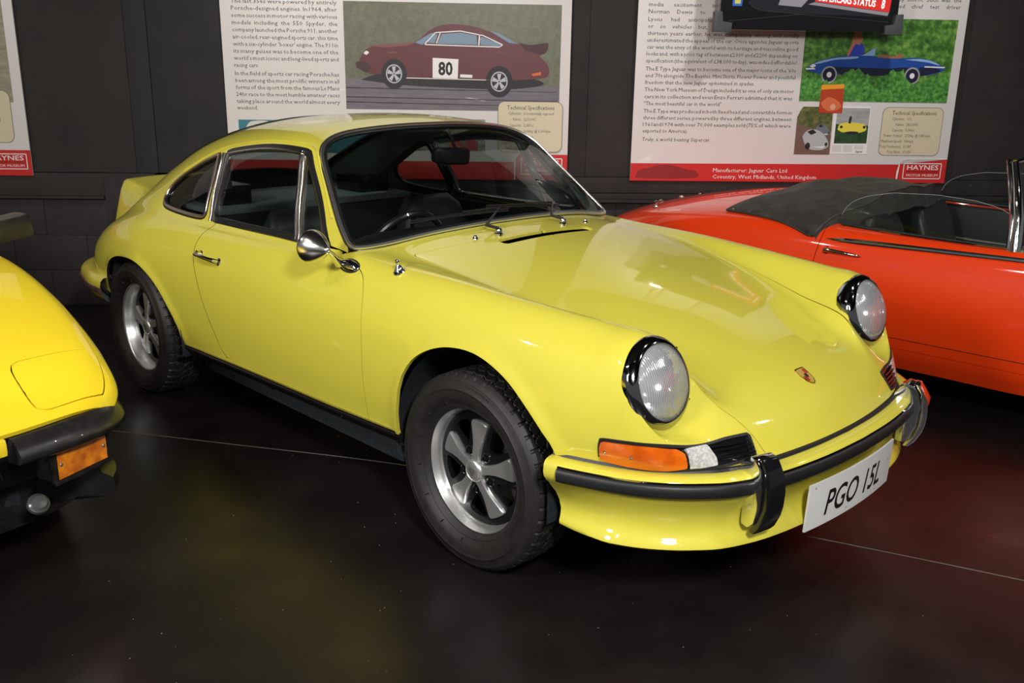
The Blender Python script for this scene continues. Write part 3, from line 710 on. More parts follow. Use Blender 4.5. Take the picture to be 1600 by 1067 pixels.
    # side/inner surround of grille reaches the seal
# ---- headlamps
tl = math.radians(19)
def hl_matrix(sg, C=(.574,.596,.718)):
    n = Vector((math.cos(tl), 0, math.sin(tl))); b = Vector((-math.sin(tl), 0, math.cos(tl))); a = b.cross(n)
    return Matrix(((a[0],b[0],n[0],C[0]),(a[1],b[1],n[1],sg*C[1]),(a[2],b[2],n[2],C[2]),(0,0,0,1)))
RIB = mat('ribbed_glass', (.86,.88,.90), .08, 0, 1.0, trans=.0)
def ribbed():
    m = bpy.data.materials.new('fluted_lamp_glass'); m.use_nodes = True; nt = m.node_tree
    b = nt.nodes['Principled BSDF']; nt.nodes.remove(b)
    tc = nt.nodes.new('ShaderNodeTexCoord'); wv = nt.nodes.new('ShaderNodeTexWave'); wv.inputs['Scale'].default_value = 52; wv.wave_type = 'BANDS'; wv.bands_direction = 'X'; wv.inputs['Distortion'].default_value = .6
    nt.links.new(tc.outputs['Object'], wv.inputs['Vector']); bp = nt.nodes.new('ShaderNodeBump'); bp.inputs['Strength'].default_value = .55; bp.inputs['Distance'].default_value = .004
    nt.links.new(wv.outputs['Fac'], bp.inputs['Height'])
    t = nt.nodes.new('ShaderNodeBsdfTransparent'); t.inputs[0].default_value = (.97,.98,1,1)
    g = nt.nodes.new('ShaderNodeBsdfGlossy'); g.inputs['Roughness'].default_value = .05; nt.links.new(bp.outputs[0], g.inputs['Normal'])
    df = nt.nodes.new('ShaderNodeBsdfDiffuse'); df.inputs[0].default_value = (.80,.83,.86,1); nt.links.new(bp.outputs[0], df.inputs['Normal'])  # diffuse white painted into the glass for light thrown back by the reflector
    f = nt.nodes.new('ShaderNodeFresnel'); f.inputs[0].default_value = 1.9; nt.links.new(bp.outputs[0], f.inputs['Normal'])
    x0 = nt.nodes.new('ShaderNodeMixShader'); x0.inputs[0].default_value = .36; nt.links.new(t.outputs[0], x0.inputs[1]); nt.links.new(df.outputs[0], x0.inputs[2])
    x = nt.nodes.new('ShaderNodeMixShader'); nt.links.new(f.outputs[0], x.inputs[0]); nt.links.new(x0.outputs[0], x.inputs[1]); nt.links.new(g.outputs[0], x.inputs[2])
    nt.links.new(x.outputs[0], nt.nodes['Material Output'].inputs[0]); return m
FLUTE = ribbed()
for sg in (-1, 1):
    hl = empty('headlamp', parent=coupe); hl.matrix_world = hl_matrix(sg)
    B().lathe([(.122,-.040),(.1275,-.024),(.1285,-.004),(.1275,.003),(.124,.009),(.116,.017),(.109,.0215),(.105,.0225),(.103,.020),(.102,.002)], 72).out('bezel', mat('dark_chrome', (.42,.42,.42), .07, 1.0), hl, auto=50)
    lens = [(0,.052),(.02,.0512),(.04,.0485),(.06,.044),(.08,.0365),(.093,.0285),(.101,.021),(.104,.016)]
    B().lathe(lens, 64).out('lens', FLUTE, hl)
    B().lathe([(.104,.014),(.098,-.012),(.085,-.042),(.065,-.062),(.040,-.078),(.018,-.085),(0,-.086)], 64).out('reflector', REFL, hl)
    B().lathe([(0,-.035),(.008,-.037),(.011,-.045),(.011,-.084)], 20).out('bulb', mat('bulb_cap', (.7,.72,.75), .12, 1.0), hl)
    for an in (140, 215, 325, 40):
        a = math.radians(an); B().lathe([(0,.0015),(.003,.001),(.0045,-.001)], 10, Matrix.Translation((.1185*math.cos(a), .1185*math.sin(a), .0150))).out('bezel_screw', CHR, hl)
    B().lathe([(.117,-.04),(.125,-.014),(.127,-.006),(.125,-.005)], 72).out('headlamp_seat', YEL, hl)
# ---- rocker trim under the doors
for sg in (-1, 1):
    P = np.array([(x, sg*(.776 if x < -1.7 else .778), z) for x, z in zip(np.linspace(-1.86,-.33,30), np.interp(np.linspace(-1.86,-.33,30), [-1.86,-1.4,-.7,-.33], [.322,.334,.346,.358]))])
    N = np.tile([0, sg, 0.], (30, 1))
    V, F = sweep(P, N, [(-.002,-.02),(-.002,.006),(.004,.012),(.012,.010),(.016,.0),(.040,-.012),(.050,-.03),(.045,-.05)] if sg < 0 else [(.002,-.02),(.002,.006),(-.004,.012),(-.012,.010),(-.016,.0),(-.040,-.012),(-.050,-.03),(-.045,-.05)], closed=False)
    o_ = raw('rocker_panel', V, F, mat('rocker_black', (.008,.007,.007), .35, coat=.3), coupe, auto=50)
    V, F = sweep(P+[0,0,.003], N, [(-.0035,.004),(-.002,.010),(.002,.010),(.0035,.004)], closed=False); raw('rocker_bead', V, F, mat('dull_chrome', (.42,.38,.36), .25, 1.0), o_)
    B().tube([(-1.845,sg*.755,.318),(-1.83,sg*.745,.295),(-1.79,sg*.735,.285),(-1.76,sg*.735,.292)], .006, 8).out('brake_pipe', SAT, o_)
    B().box((-.36,sg*.72-.03,.30), (-.315,sg*.72+.03,.365), None, .004).out('sill_end', WELL, o_); B().tube([(-1.32,sg*.70,.275),(-1.25,sg*.71,.27)], .016, 12).out('jacking_point', WELL, o_)
# ---- floor pan, wheel housings
up = B(); up.box((-1.80,-.70,.20), (-.40,.70,.32), None, .02); up.box((-.40,-.36,.24), (.70,.36,.42), None, .03); up.box((-2.95,-.36,.22), (-1.80,.36,.45), None, .03)
up.out('underbody', WELL, coupe)
for cx, y0, y1, rr_ in ((.02,.40,.765,.405),(-2.215,.40,.80,.405)):
    for sg in (-1, 1):
        prof = []; k = 28; V = []; F = []
        for i in range(k+1):
            a = math.radians(-28+236*i/k); ca, sa = math.cos(a), math.sin(a)
            x = cx+rr_*.93*ca; z = .325+rr_*sa*.98
            if cx > 0 and x > .34: x = .34
            z = max(z, .27); V += [(x, sg*y1, z), (x, sg*y0, z)]
        V += [(cx, sg*y0, .30)]
        for i in range(k): F += [(2*i, 2*i+1, 2*i+3, 2*i+2), (2*i+1, len(V)-1, 2*i+3)]
        raw('wheel_housing', V, F, WELL, coupe, auto=60)

# ------------------------------------------------------------------ coupe: glass and window frames
RUB = mat('window_rubber', (.010,.010,.011), .4, coat=.2)
FCH = mat('window_bright_trim', (.80,.78,.75), .16, 1.0)
colA = GR[-1]                                  # the windscreen edge line, rows 5..11
bcur = crv(base)[::-1]                         # (x,y) from the corner to the centre
bz = Fp.ev(Fp.inv(bcur[:, :2], (0, 1), reg=(0, 60, 58, VF)))
top_half = resample(colA[60+36:], .03); side_half = resample(colA[60:60+37], .03)
base_half = resample(bz, .03)
halfloop = np.vstack([base_half[::-1], side_half, top_half[1:]])
def fullloop(h):
    m = h[::-1][1:-1]*[1,-1,1]; return np.vstack([h, m])
WL = fullloop(halfloop); WL = resample(WL, .02, True)
for _ in range(7): WL = .5*WL+.25*(np.roll(WL, 1, 0)+np.roll(WL, -1, 0))
# windscreen surface: rows between the base and header curves
def scr_pt(q, t):
    s = np.sign(q); q = abs(q)
    b = np.array([np.interp(q, np.linspace(0, 1, len(base_half)), base_half[::-1][:, i]) for i in range(3)])
    tt_ = top_half[::-1]; p = np.array([np.interp(q, np.linspace(0, 1, len(tt_)), tt_[:, i]) for i in range(3)])
    r = b*(1-t)+p*t; r += 4*t*(1-t)*np.array([.012, 0, .016]); return r*np.array([1, s if s else 1, 1])
nq, ntt = 32, 14; V = []; F = []
for j in range(ntt+1):
    for i in range(nq+1): V.append(scr_pt(-1+2*i/nq, j/ntt)-np.array([.006,0,.008]))
for j in range(ntt):
    for i in range(nq): a = j*(nq+1)+i; F.append((a, a+1, a+nq+2, a+nq+1))
wind = raw('windscreen', V, F, WSC, coupe, auto=None)
wc = WL.mean(0); NW = []
for p in WL:
    q = np.clip(p[1]/.70, -1, 1); NW.append([.62+.0*q, .30*q, .72])
NW = np.array(NW); NW /= np.linalg.norm(NW, axis=1)[:, None]
inw = lambda prof: [(b, n) for b, n in prof]
def loop_frame(name, L, N, prof, m, parent, sg=1):
    k = np.array([1, sg, 1]); V, F = sweep(L*k, N*k, prof); o = raw(name, V, F, m, parent, auto=50)
    bm = bmesh.new(); bm.from_mesh(o.data); bmesh.ops.recalc_face_normals(bm, faces=bm.faces); bm.to_mesh(o.data); bm.free(); return o
def shrink(L, N, d):
    """move a closed loop towards its inside within the surface"""
    T = np.roll(L, -1, 0)-np.roll(L, 1, 0); T /= np.linalg.norm(T, axis=1)[:, None]; Bn = np.cross(T, N); Bn /= np.linalg.norm(Bn, axis=1)[:, None]
    c = L.mean(0); s = np.sign(((c-L)*Bn).sum()); return L+d*s*Bn
box_p = lambda w, h, l=-.006: [(-w, l), (-w, h*.6), (-w*.7, h), (w*.7, h), (w, h*.6), (w, l)]
wf = loop_frame('windscreen_frame', shrink(WL, NW, .010), NW, box_p(.0145, .006), RUB, coupe)
loop_frame('bright_inlay', shrink(WL, NW, .006), NW, box_p(.0070, .0098, 0), mat('windscreen_bright_strip', (.85,.84,.80), .34, 1.0), wf)
# side glass, built on the rear sheet
def sloop(P, d=.02, it=3, reg=(0, UR, 50, 112)):
    L = loop3(P, d, it); uv = R.inv(L, reg=reg); return R.ev(uv), R.ev(uv, R.N), uv
wDoor = [tuple(p) for p in crv(wTop)]+[(-1.74,.60,1.09),(-1.72,.645,1.0),(-1.70,.690,.90),(-1.69,.697,.883),(-1.45,.694,.884),(-1.2,.692,.886),(-1.0,.691,.889),(-.88,.690,.892),(-.838,.684,.908)]
Lq, Nq, uq = sloop(quart, .02, 3); Ld, Nd, ud = sloop(wDoor, .02, 2)
for sg in (-1, 1):
    k = np.array([1, sg, 1]); f = (lambda p: p) if sg > 0 else (lambda p: mirror(*p)); dr = door_l if sg > 0 else door_r
    g = f(R.panel(uq, gap=0, lip=0, offset=-.006)); qg = raw('quarter_glass', g[0], g[1], WIN, coupe, normals=g[2])
    loop_frame('quarter_frame', shrink(Lq, Nq, .006), Nq, box_p(.012, .003), RUB, qg, sg); loop_frame('quarter_bright_trim', shrink(Lq, Nq, .009), Nq, box_p(.0075, .007, 0), mat('quarter_trim_metal', (.55,.46,.42), .22, 1.0), qg, sg)
    g = f(R.panel(ud, gap=0, lip=0, offset=-.010)); dg = raw('door_glass', g[0], g[1], WIN, dr, normals=g[2])
    loop_frame('door_window_seal', shrink(Ld, Nd, .008), Nd, box_p(.012, .002), RUB, dr, sg)
    loop_frame('door_window_frame', shrink(Ld, Nd, .0215), Nd, box_p(.0036, .006, -.01), mat('door_frame_metal', (.50,.48,.46), .2, 1.0), dr, sg)
    for nm, P, wd, mm in (('quarter_light_post', [(-1.134,.570,1.2),(-1.091,.624,1.07),(-1.022,.692,.887)], .0085, FCH), ('quarter_light_post', [(-1.160,.568,1.2),(-1.116,.624,1.07),(-1.046,.692,.887)], .005, FCH), ('centre_pillar_trim', [(-1.766,.573,1.150),(-1.70,.63,1.03),(-1.615,.695,.880)], .0085, FCH), ('centre_pillar_trim', [(-1.740,.574,1.150),(-1.674,.63,1.03),(-1.592,.695,.880)], .006, FCH)):
        if 'centre' in nm: P = [(x-.010-(.075 if i == 2 else .035 if i == 1 else 0), y, z) for i, (x, y, z) in enumerate(P)]
        uv = R.inv(crv(P), reg=(40, UR, 50, 112)); V, F = sweep(R.ev(uv)*k, R.ev(uv, R.N)*k, [(-wd,-.014),(-wd,.002),(-wd*.5,.007),(wd*.5,.007),(wd,.002),(wd,-.014)], closed=False)
        raw(nm, V, F, mm, dr if 'light' in nm else coupe, auto=50)
    # drip rail above the side windows
    gp = [(-2.12,.605,1.055),(-1.96,.572,1.115),(-1.80,.556,1.168),(-1.62,.552,1.20),(-1.43,.552,1.226),(-1.25,.553,1.232),(-1.12,.553,1.226),(-1.05,.565,1.195),(-.94,.612,1.09),(-.84,.655,.99)]
    uv = R.inv(crv(gp), reg=(30, UR, 60, 118)); V, F = sweep(R.ev(uv)*k, R.ev(uv, R.N)*k, [(-.006,.0),(-.004,.005),(0,.008),(.004,.005),(.006,.0)], closed=False)
    raw('drip_rail', V, F, YEL, coupe, auto=60)
    # waist seal along the door top
    P = S.ev(S.inv(resample(crv(top_d)[:, :2], .03), (0, 2), reg=(60, 150, 40, 72))); P = P[P[:, 0] < -.87]
    V, F = sweep(P*k, np.tile([0, sg*.9, .3], (len(P), 1)), [(-.007,-.01),(-.007,.004),(.004,.006),(.007,.002),(.007,-.01)], closed=False); raw('waist_seal', V, F, RUB, dr, auto=50)
# rear window
freeW = lambda uv: uv[:, 1] > VR-1e-3
rg = both(R.panel([tuple(p) for p in uvRW], gap=0, lip=0, offset=-.006)); rglass = raw('rear_window', rg[0], rg[1], WIN, coupe, normals=rg[2])
Lr = R.ev(uvRW); Nr = R.ev(uvRW, R.N); LR = np.vstack([Lr, Lr[::-1][1:-1]*[1,-1,1]]); NR = np.vstack([Nr, Nr[::-1][1:-1]*[1,-1,1]])
LR2 = resample(np.hstack([LR, NR]), .04, True); loop_frame('rear_window_frame', LR2[:, :3], LR2[:, 3:], box_p(.016, .006), RUB, rglass)
# ------------------------------------------------------------------ ducktail engine lid
V = []; F = []; nys = 17; ny = 2*nys+1
def duck(yy):
    a = abs(yy)/.50; w = max(0, 1-a**6)**.5 if a < 1 else 0
    e = a**4
    lip_z = .925-.012*e; base_f = np.array([-2.58+.02*e, 0, 1.062-.075*a*a])
    return [(-2.70, .952-.06*a*a), (-2.77, .926-.045*a*a), (-2.86, .908-.022*a*a), (-2.97, .908-.005*a*a), (-3.07+.02*e, lip_z-.004), (-3.115+.03*e, lip_z-.002), (-3.125+.03*e, lip_z-.014), (-3.115+.03*e, lip_z-.03), (-3.075+.03*e, .84), (-3.045+.03*e, .77), (-3.06, .70)]
for i in range(ny):
    yy = -.485+.97*i/(ny-1); 
    for x, z in duck(yy): V.append((x, yy, z))
m = len(duck(0))
for i in range(ny-1):
    for j in range(m-1): F.append((i*m+j, i*m+j+1, (i+1)*m+j+1, (i+1)*m+j))
n0 = len(V)
for sg, i in ((-1, 0), (1, ny-1)):     # end cheeks sweeping down to the wing
    pts = duck(-.485 if sg < 0 else .485); s_ = len(V)
    low = []
    for (x, z) in pts[:10]:
        q = R.inv([(x+ (0 if x > -3.0 else .02), .56)], (0, 1), reg=(4, 60, 40, 110)); p = R.ev(q)[0]; low.append((p[0], sg*(p[1]+.01), min(p[2], z)-.022))
    V += low
    for j in range(9):
        a, b, c, d = i*m+j, i*m+j+1, s_+j+1, s_+j
        F.append((a, b, c, d) if sg < 0 else (a, d, c, b))
duckt = raw('ducktail_engine_lid', V, F, YEL, coupe, auto=None)
bm = bmesh.new(); bm.from_mesh(duckt.data); bmesh.ops.recalc_face_normals(bm, faces=bm.faces)
up_ = sum(f.normal.z*f.calc_area() for f in bm.faces)
if up_ < 0: bmesh.ops.reverse_faces(bm, faces=bm.faces)
bm.to_mesh(duckt.data); bm.free(); duckt.data.polygons.foreach_set('use_smooth', [True]*len(duckt.data.polygons)); duckt.data.set_sharp_from_angle(angle=1.0)
sub_ = duckt.modifiers.new('s', 'SUBSURF'); sub_.levels = 1; sub_.render_levels = 1
# ------------------------------------------------------------------ rear bumper, tail lamps
rplan = [(-2.60,.79),(-2.75,.785),(-2.90,.755),(-3.02,.72),(-3.12,.655),(-3.19,.56),(-3.23,.44),(-3.26,.25),(-3.275,0)]
hr = resample(crv(rplan)[:, :2], .03); fr_ = np.vstack([hr*[1,-1], hr[::-1][1:]])
V, F, P_, O_ = bump_sweep([(-.03,.50),(0,.505),(.03,.50),(.045,.485),(.05,.46),(.045,.42),(.03,.39),(.0,.375),(-.04,.38)], fr_)
rb = raw('rear_bumper', V, F, YEL, coupe, auto=60)
bm = bmesh.new(); bm.from_mesh(rb.data); bmesh.ops.recalc_face_normals(bm, faces=bm.faces)
if sum(f.normal.y*f.calc_center_median().y for f in bm.faces) < 0: bmesh.ops.reverse_faces(bm, faces=bm.faces)
bm.to_mesh(rb.data); bm.free(); rb.data.polygons.foreach_set('use_smooth', [True]*len(rb.data.polygons))
V, F = sweep(P_+.049*O_+[0,0,.44], O_, [(-.016,-.004),(-.014,.008),(.0,.012),(.014,.008),(.016,-.004)], closed=False); raw('rubber_strip', V, F, mat('tarnished_strip', (.25,.14,.12), .25, .7), rb)
for sg in (-1, 1):
    P = []
    for x, y in ((-3.02,.665),(-3.07,.645),(-3.11,.615),(-3.15,.57),(-3.17,.52)): P.append((x+.03, sg*(y+.0), .572))
    V, F = sweep(np.array(P), np.tile([-.6, sg*.8, 0.], (5, 1)), [(-.045,-.03),(-.045,.006),(-.03,.014),(.03,.014),(.045,.006),(.045,-.03)], closed=False); raw('tail_lamp', V, F, mat('red_lens', (.22,.01,.012), .15, coat=1), coupe, auto=40)
    # exhaust / suspension pieces behind the rear wheel
    B().box((-2.72,sg*.74-.02,.28), (-2.60,sg*.74+.02,.47), None, .012).out('rear_mudguard_bracket', WELL, coupe)
# ------------------------------------------------------------------ mirrors, handles, aerial, wipers, washers
def orient(p, d): return Matrix.Translation(p)@Vector(d).to_track_quat('Z', 'Y').to_matrix().to_4x4()
mr0 = empty('door_mirror', parent=coupe)
Mm = orient((-.722,-.835,.932), (1,.10,-.06))
B().lathe([(0,-.002),(.045,-.002),(.0535,-.001),(.056,.003),(.0575,.010),(.0565,.018),(.050,.036),(.038,.058),(.024,.078),(.012,.092),(.006,.098),(0,.099)], 48, Mm).out('mirror_shell', mat('satin_chrome', (.80,.79,.76), .2, 1.0), mr0, auto=50)
B().lathe([(0,-.003),(.052,-.003),(.052,0),(0,0)], 40, Mm).out('mirror_glass', REFL, mr0)
B().tube([(-.628,-.825,.925),(-.640,-.800,.908),(-.660,-.772,.885),(-.668,-.755,.868)], [.009,.010,.013,.016], 14).out('mirror_stalk', CHR, mr0)
uvm = S.inv([(-.645,.735,.868)], reg=(100, 160, 40, 66)); pm = S.ev(uvm)[0]*[1,-1,1]; nm_ = S.ev(uvm, S.N)[0]*[1,-1,1]
Mb = orient(pm, nm_)
lz = B(); V = []
prof = [(1,-.004),(1,.003),(.9,.010),(.6,.018),(.25,.021),(0,.022)]; n = 32
Vl = []
xl = Vector((1,0,-.12)); nn_ = Vector(nm_).normalized(); xl = (xl-nn_*xl.dot(nn_)).normalized(); yl = nn_.cross(xl)
for r, h in prof:
    for i in range(n): a = 2*PI*i/n; Vl.append(Vector(pm)+xl*(.054*r*math.cos(a))+yl*(.023*r*math.sin(a))+nn_*h)
Fl = [(j*n+i, j*n+(i+1) % n, (j+1)*n+(i+1) % n, (j+1)*n+i) for j in range(len(prof)-1) for i in range(n)]
B().add(Vl, Fl).out('mirror_base', CHR, mr0)
B().add([Vector(pm)+xl*(.058*math.cos(2*PI*i/n))+yl*(.027*math.sin(2*PI*i/n))+nn_*h for h in (-.004,.0025) for i in range(n)], [(i, (i+1) % n, n+(i+1) % n, n+i) for i in range(n)]+[tuple(range(n, 2*n))]).out('base_gasket', BLK, mr0)
for sg, dr in ((-1, door_r), (1, door_l)):
    k = Vector((1, sg, 1)); uvh = S.inv([(-1.545,.79,.757)], reg=(60, 130, 10, 50)); p = Vector(S.ev(uvh)[0]*[1,sg,1]); n_ = Vector(S.ev(uvh, S.N)[0]*[1,sg,1]).normalized()
    hd = empty('door_handle', parent=dr)
    hd.name = 'door_handle'
    b = B()
    xl = Vector((1,0,-.03)).normalized(); 
    b.tube([p+xl*(-.078)+n_*.000, p+xl*(-.076)+n_*.026, p+xl*(-.055)+n_*.034, p+xl*.05+n_*.034, p+xl*.074+n_*.026, p+xl*.076+n_*.000], [.010,.0105,.009,.008,.0095,.009], 12)
    b.out('door_handle', CHR, dr); bpy.data.objects.remove(hd)
    B().lathe([(0,.022),(.010,.022),(.0125,.019),(.013,.0),(.017,.0),(.018,-.004)], 24, orient(p+xl*(-.078)+Vector((0,0,.004)), n_)).out('push_button', CHR, dr)
    B().lathe([(.0,.006),(.012,.006),(.016,.003),(.017,-.004)], 24, orient(p+xl*.078, n_)).out('handle_foot', CHR, dr)
# aerial socket on the right wing, front
uva = Fp.inv([(-.406,.700)], (0, 1), reg=(20, 60, 40, 66)); pa = Fp.ev(uva)[0]*[1,-1,1]; na = Fp.ev(uva, Fp.N)[0]*[1,-1,1]
B().lathe([(.021,-.003),(.021,.001),(.018,.005),(.013,.012),(.010,.020),(.0065,.024),(.005,.028),(.008,.032),(.0085,.037),(.006,.042),(0,.044)], 28, orient(pa, Vector(na).lerp(Vector((0,0,1)), .5))).out('aerial_socket', CHR, coupe)
for sg in (-1, 1):
    q = Fp.inv([(-.483,.297)], (0, 1), reg=(10, 60, 80, VF)); p = Fp.ev(q)[0]*[1,sg,1]
    B().lathe([(.0,.014),(.004,.0135),(.007,.011),(.008,.006),(.010,.003),(.011,-.003)], 20, Matrix.Translation(p)).out('washer_jet', CHR, coupe)
def glass_pt(q, t, h=.012): return Vector(scr_pt(q, t))+Vector((.62,0,.78))*h
for (px, py, path, q0, t0, q1, t1) in ((-.468,-.195, None, -.02, .075, -.66, .11), (-.468,.150, None, .42, .07, -.16, .12)):
    wp = empty('wiper', parent=coupe); zc_ = Fp.ev(Fp.inv([(px, abs(py))], (0, 1), reg=(10, 60, 80, VF)))[0][2]
    B().lathe([(.016,-.004),(.016,.006),(.012,.010),(.011,.022),(.008,.026),(0,.027)], 24, Matrix.Translation((px, py, zc_))).out('wiper_pivot', CHR, wp)
    a = glass_pt(q0, t0); b_ = glass_pt(q1, t1); mid = a.lerp(b_, .5)
    B().tube([(px, py, zc_+.024), (px-.035, py-.03, zc_+.035), a.lerp(b_, .12)+Vector((.01,0,.014)), mid+Vector((.004,0,.014))], [.006,.006,.0045,.003], 8).out('wiper_arm', RUB, wp)
    B().tube([a+Vector((0,0,.004)), mid+Vector((.002,0,.008)), b_+Vector((0,0,.004))], .0035, 6).out('blade_holder', RUB, wp)
    B().tube([glass_pt(q0+(q1-q0)*k/10, t0+(t1-t0)*k/10, .006) for k in range(11)], .0035, 6).out('wiper_blade', BLK, wp)
# ------------------------------------------------------------------ cabin
cab = B(); cab.box((-2.1,-.62,.30), (-.60,.62,.33)); cab.out('cabin_floor', CLO, coupe)
fw = B(); fw.box((-.62,-.66,.33), (-.58,.66,.86)); fw.out('bulkhead', CLO, coupe)
# dashboard: a rolled top following the screen base
V = []; F = []; nd = 28
dprof = [(-.02,.02),(-.06,.030),(-.12,.028),(-.19,.020),(-.23,.0),(-.235,-.03),(-.21,-.06),(-.205,-.20),(-.10,-.24)]
for i in range(nd+1):
    yy = -.66+1.32*i/nd; bx = -.60-.10*(yy/.66)**2; bump = .028*math.exp(-((yy+.36)/.20)**4)
    for dx, dz in dprof: V.append((bx+dx, yy, .885-.02*(yy/.66)**2+dz+bump*(1 if dx < -.03 else .3)))
m = len(dprof)
for i in range(nd):
    for j in range(m-1): F.append((i*m+j, i*m+j+1, (i+1)*m+j+1, (i+1)*m+j))
dash = raw('dashboard', V, F, LEA, coupe, auto=60)
for i, yy in enumerate((-.56,-.46,-.36,-.26,-.17)):
    r = .062 if i == 2 else .046
    B().lathe([(r,-.01),(r,.006),(r*.9,.009),(r*.87,.003),(0,.003)], 32, orient((-.84,yy,.855), (-1,0,.15))).out('gauge', GBLK, dash)
st = empty('steering_wheel', parent=coupe); Ms = orient((-.90,-.30,.80), (-1,0,.42))
b = B(); b.tube([Ms@Vector((.19*math.cos(a), .19*math.sin(a), 0)) for a in np.linspace(0, 2*PI, 49)[:-1]], .0135, 10, closed=True); b.out('rim', mat('wheel_leather', (.012,.012,.013), .3, coat=.3), st)
for an in (180, 0, 270, 90):
    a = math.radians(an); B().tube([Ms@Vector((.04*math.cos(a), .04*math.sin(a), -.02)), Ms@Vector((.18*math.cos(a), .18*math.sin(a), 0))], .009, 8).out('spoke', GBLK, st)
B().lathe([(.0,.0),(.04,-.002),(.055,-.015),(.05,-.05),(.03,-.06),(.03,-.14)], 28, Ms).out('horn_push', LEA, st)
rv = empty('interior_mirror', parent=coupe)
Mr = Matrix.Translation((-.985,.018,1.166))@Matrix.Rotation(math.radians(-4), 4, 'X')
V = []; nr = 40
for k, (s_, dx) in enumerate(((.80,.022),(1,.014),(1,-.008),(.93,-.012))):
    for i in range(nr):
        a = 2*PI*i/nr; c, s2 = math.cos(a), math.sin(a); e = .45
        V.append(Mr@Vector((dx, .095*s_*math.copysign(abs(c)**e, c)*(1 if s_ == 1 else .96), .034*s_*math.copysign(abs(s2)**e, s2)*(1+.12*c))))
F = [(k*nr+i, k*nr+(i+1) % nr, (k+1)*nr+(i+1) % nr, (k+1)*nr+i) for k in range(3) for i in range(nr)]+[tuple(range(nr)), tuple(range(3*nr, 4*nr))[::-1]]
B().add(V, F).out('mirror_housing', BLK, rv)
B().tube([(-.985,.03,1.17),(-.995,.05,1.20),(-1.03,.065,1.235),(-1.06,.065,1.262)], [.006,.007,.008,.012], 10).out('mirror_arm', BLK, rv)
def seat(y0):
    s = empty('bucket_seat', parent=coupe)
    def pad(name, P, w, th, m, rows=10, cols=9, bulge=.03, taper=None):
        P = crv(P, 4); V = []; F = []; k = len(P); T = np.gradient(P, axis=0); T /= np.linalg.norm(T, axis=1)[:, None]; N = np.stack([-T[:,2], 0*T[:,0], T[:,0]], 1)
        ring_ = [(math.cos(a), math.sin(a)) for a in np.linspace(0, 2*PI, 25)[:-1]]
        for i in range(k):
            e = min(1, (min(i, k-1-i)+.6)/2.5); ww = w*(1 if taper is None else np.interp(i/(k-1), [0,.6,1], taper))*(.9+.1*e)
            for c, s_ in ring_:
                yy = ww*math.copysign(abs(c)**.5, c); tt_ = th*e*math.copysign(abs(s_)**.6, s_); side = 1+.45*(abs(yy)/ww)**4
                V.append(P[i]+np.array([0, y0+yy, 0])+N[i]*tt_*side)
        n = len(ring_)
        for i in range(k-1):
            for j in range(n): F.append((i*n+j, i*n+(j+1) % n, (i+1)*n+(j+1) % n, (i+1)*n+j))
        F += [tuple(range(n))[::-1], tuple(range((k-1)*n, k*n))]
        return B().add(V, F).out(name, m, s, auto=70)
    pad('seat_cushion', [(-.95,0,.47),(-1.1,0,.50),(-1.3,0,.46),(-1.40,0,.44)], .235, .06, LEA)
    pad('backrest', [(-1.37,0,.40),(-1.42,0,.52),(-1.47,0,.66),(-1.52,0,.80),(-1.56,0,.92)], .225, .055, LEA, taper=[1,1,.62])
    return s
seat(-.36); seat(.36)
pad_ = B(); pad_.box((-2.02,-.52,.52), (-1.90,.52,.86), None, .03); pad_.out('rear_seat_back', LEA, coupe)
shf = B(); shf.box((-2.50,-.55,.86), (-1.92,.55,.885), None, .008); shf.out('parcel_shelf', LIN, coupe)
for sg in (-1, 1):
    B().box((-2.25,sg*.40-.09,.885), (-2.03,sg*.40+.09,.975), None, .012).out('belt_reel_box', GBLK, coupe)
    # strap of the seat belt, pale on the near side
    B().add([(-2.02,sg*.46,.965),(-2.02,sg*.41,.965),(-1.83,sg*.535,1.155),(-1.84,sg*.575,1.135),(-2.022,sg*.46,.962),(-2.022,sg*.41,.962),(-1.832,sg*.535,1.152),(-1.842,sg*.575,1.132)], [(0,1,2,3),(4,5,6,7),(0,1,5,4),(1,2,6,5),(2,3,7,6),(3,0,4,7)]).out('seat_belt', mat('belt_webbing', (.14,.13,.12), .8), coupe)
    # door linings
    V = []; F = []
    for i in range(15):
        x = -1.66+.9*i/14
        for z, y in ((.36,.70),(.6,.70),(.80,.672),(.865,.655),(.872,.69)): V.append((x, sg*y, z))
    for i in range(14):
        for j in range(4): F.append((i*5+j, i*5+j+1, (i+1)*5+j+1, (i+1)*5+j))
    raw('door_lining', V, F, CLO, door_l if sg > 0 else door_r, auto=50)
    B().box((-2.30,sg*.64-.01,.55), (-1.65,sg*.64+.01,.86), None, .003).out('rear_side_lining', CLO, coupe)
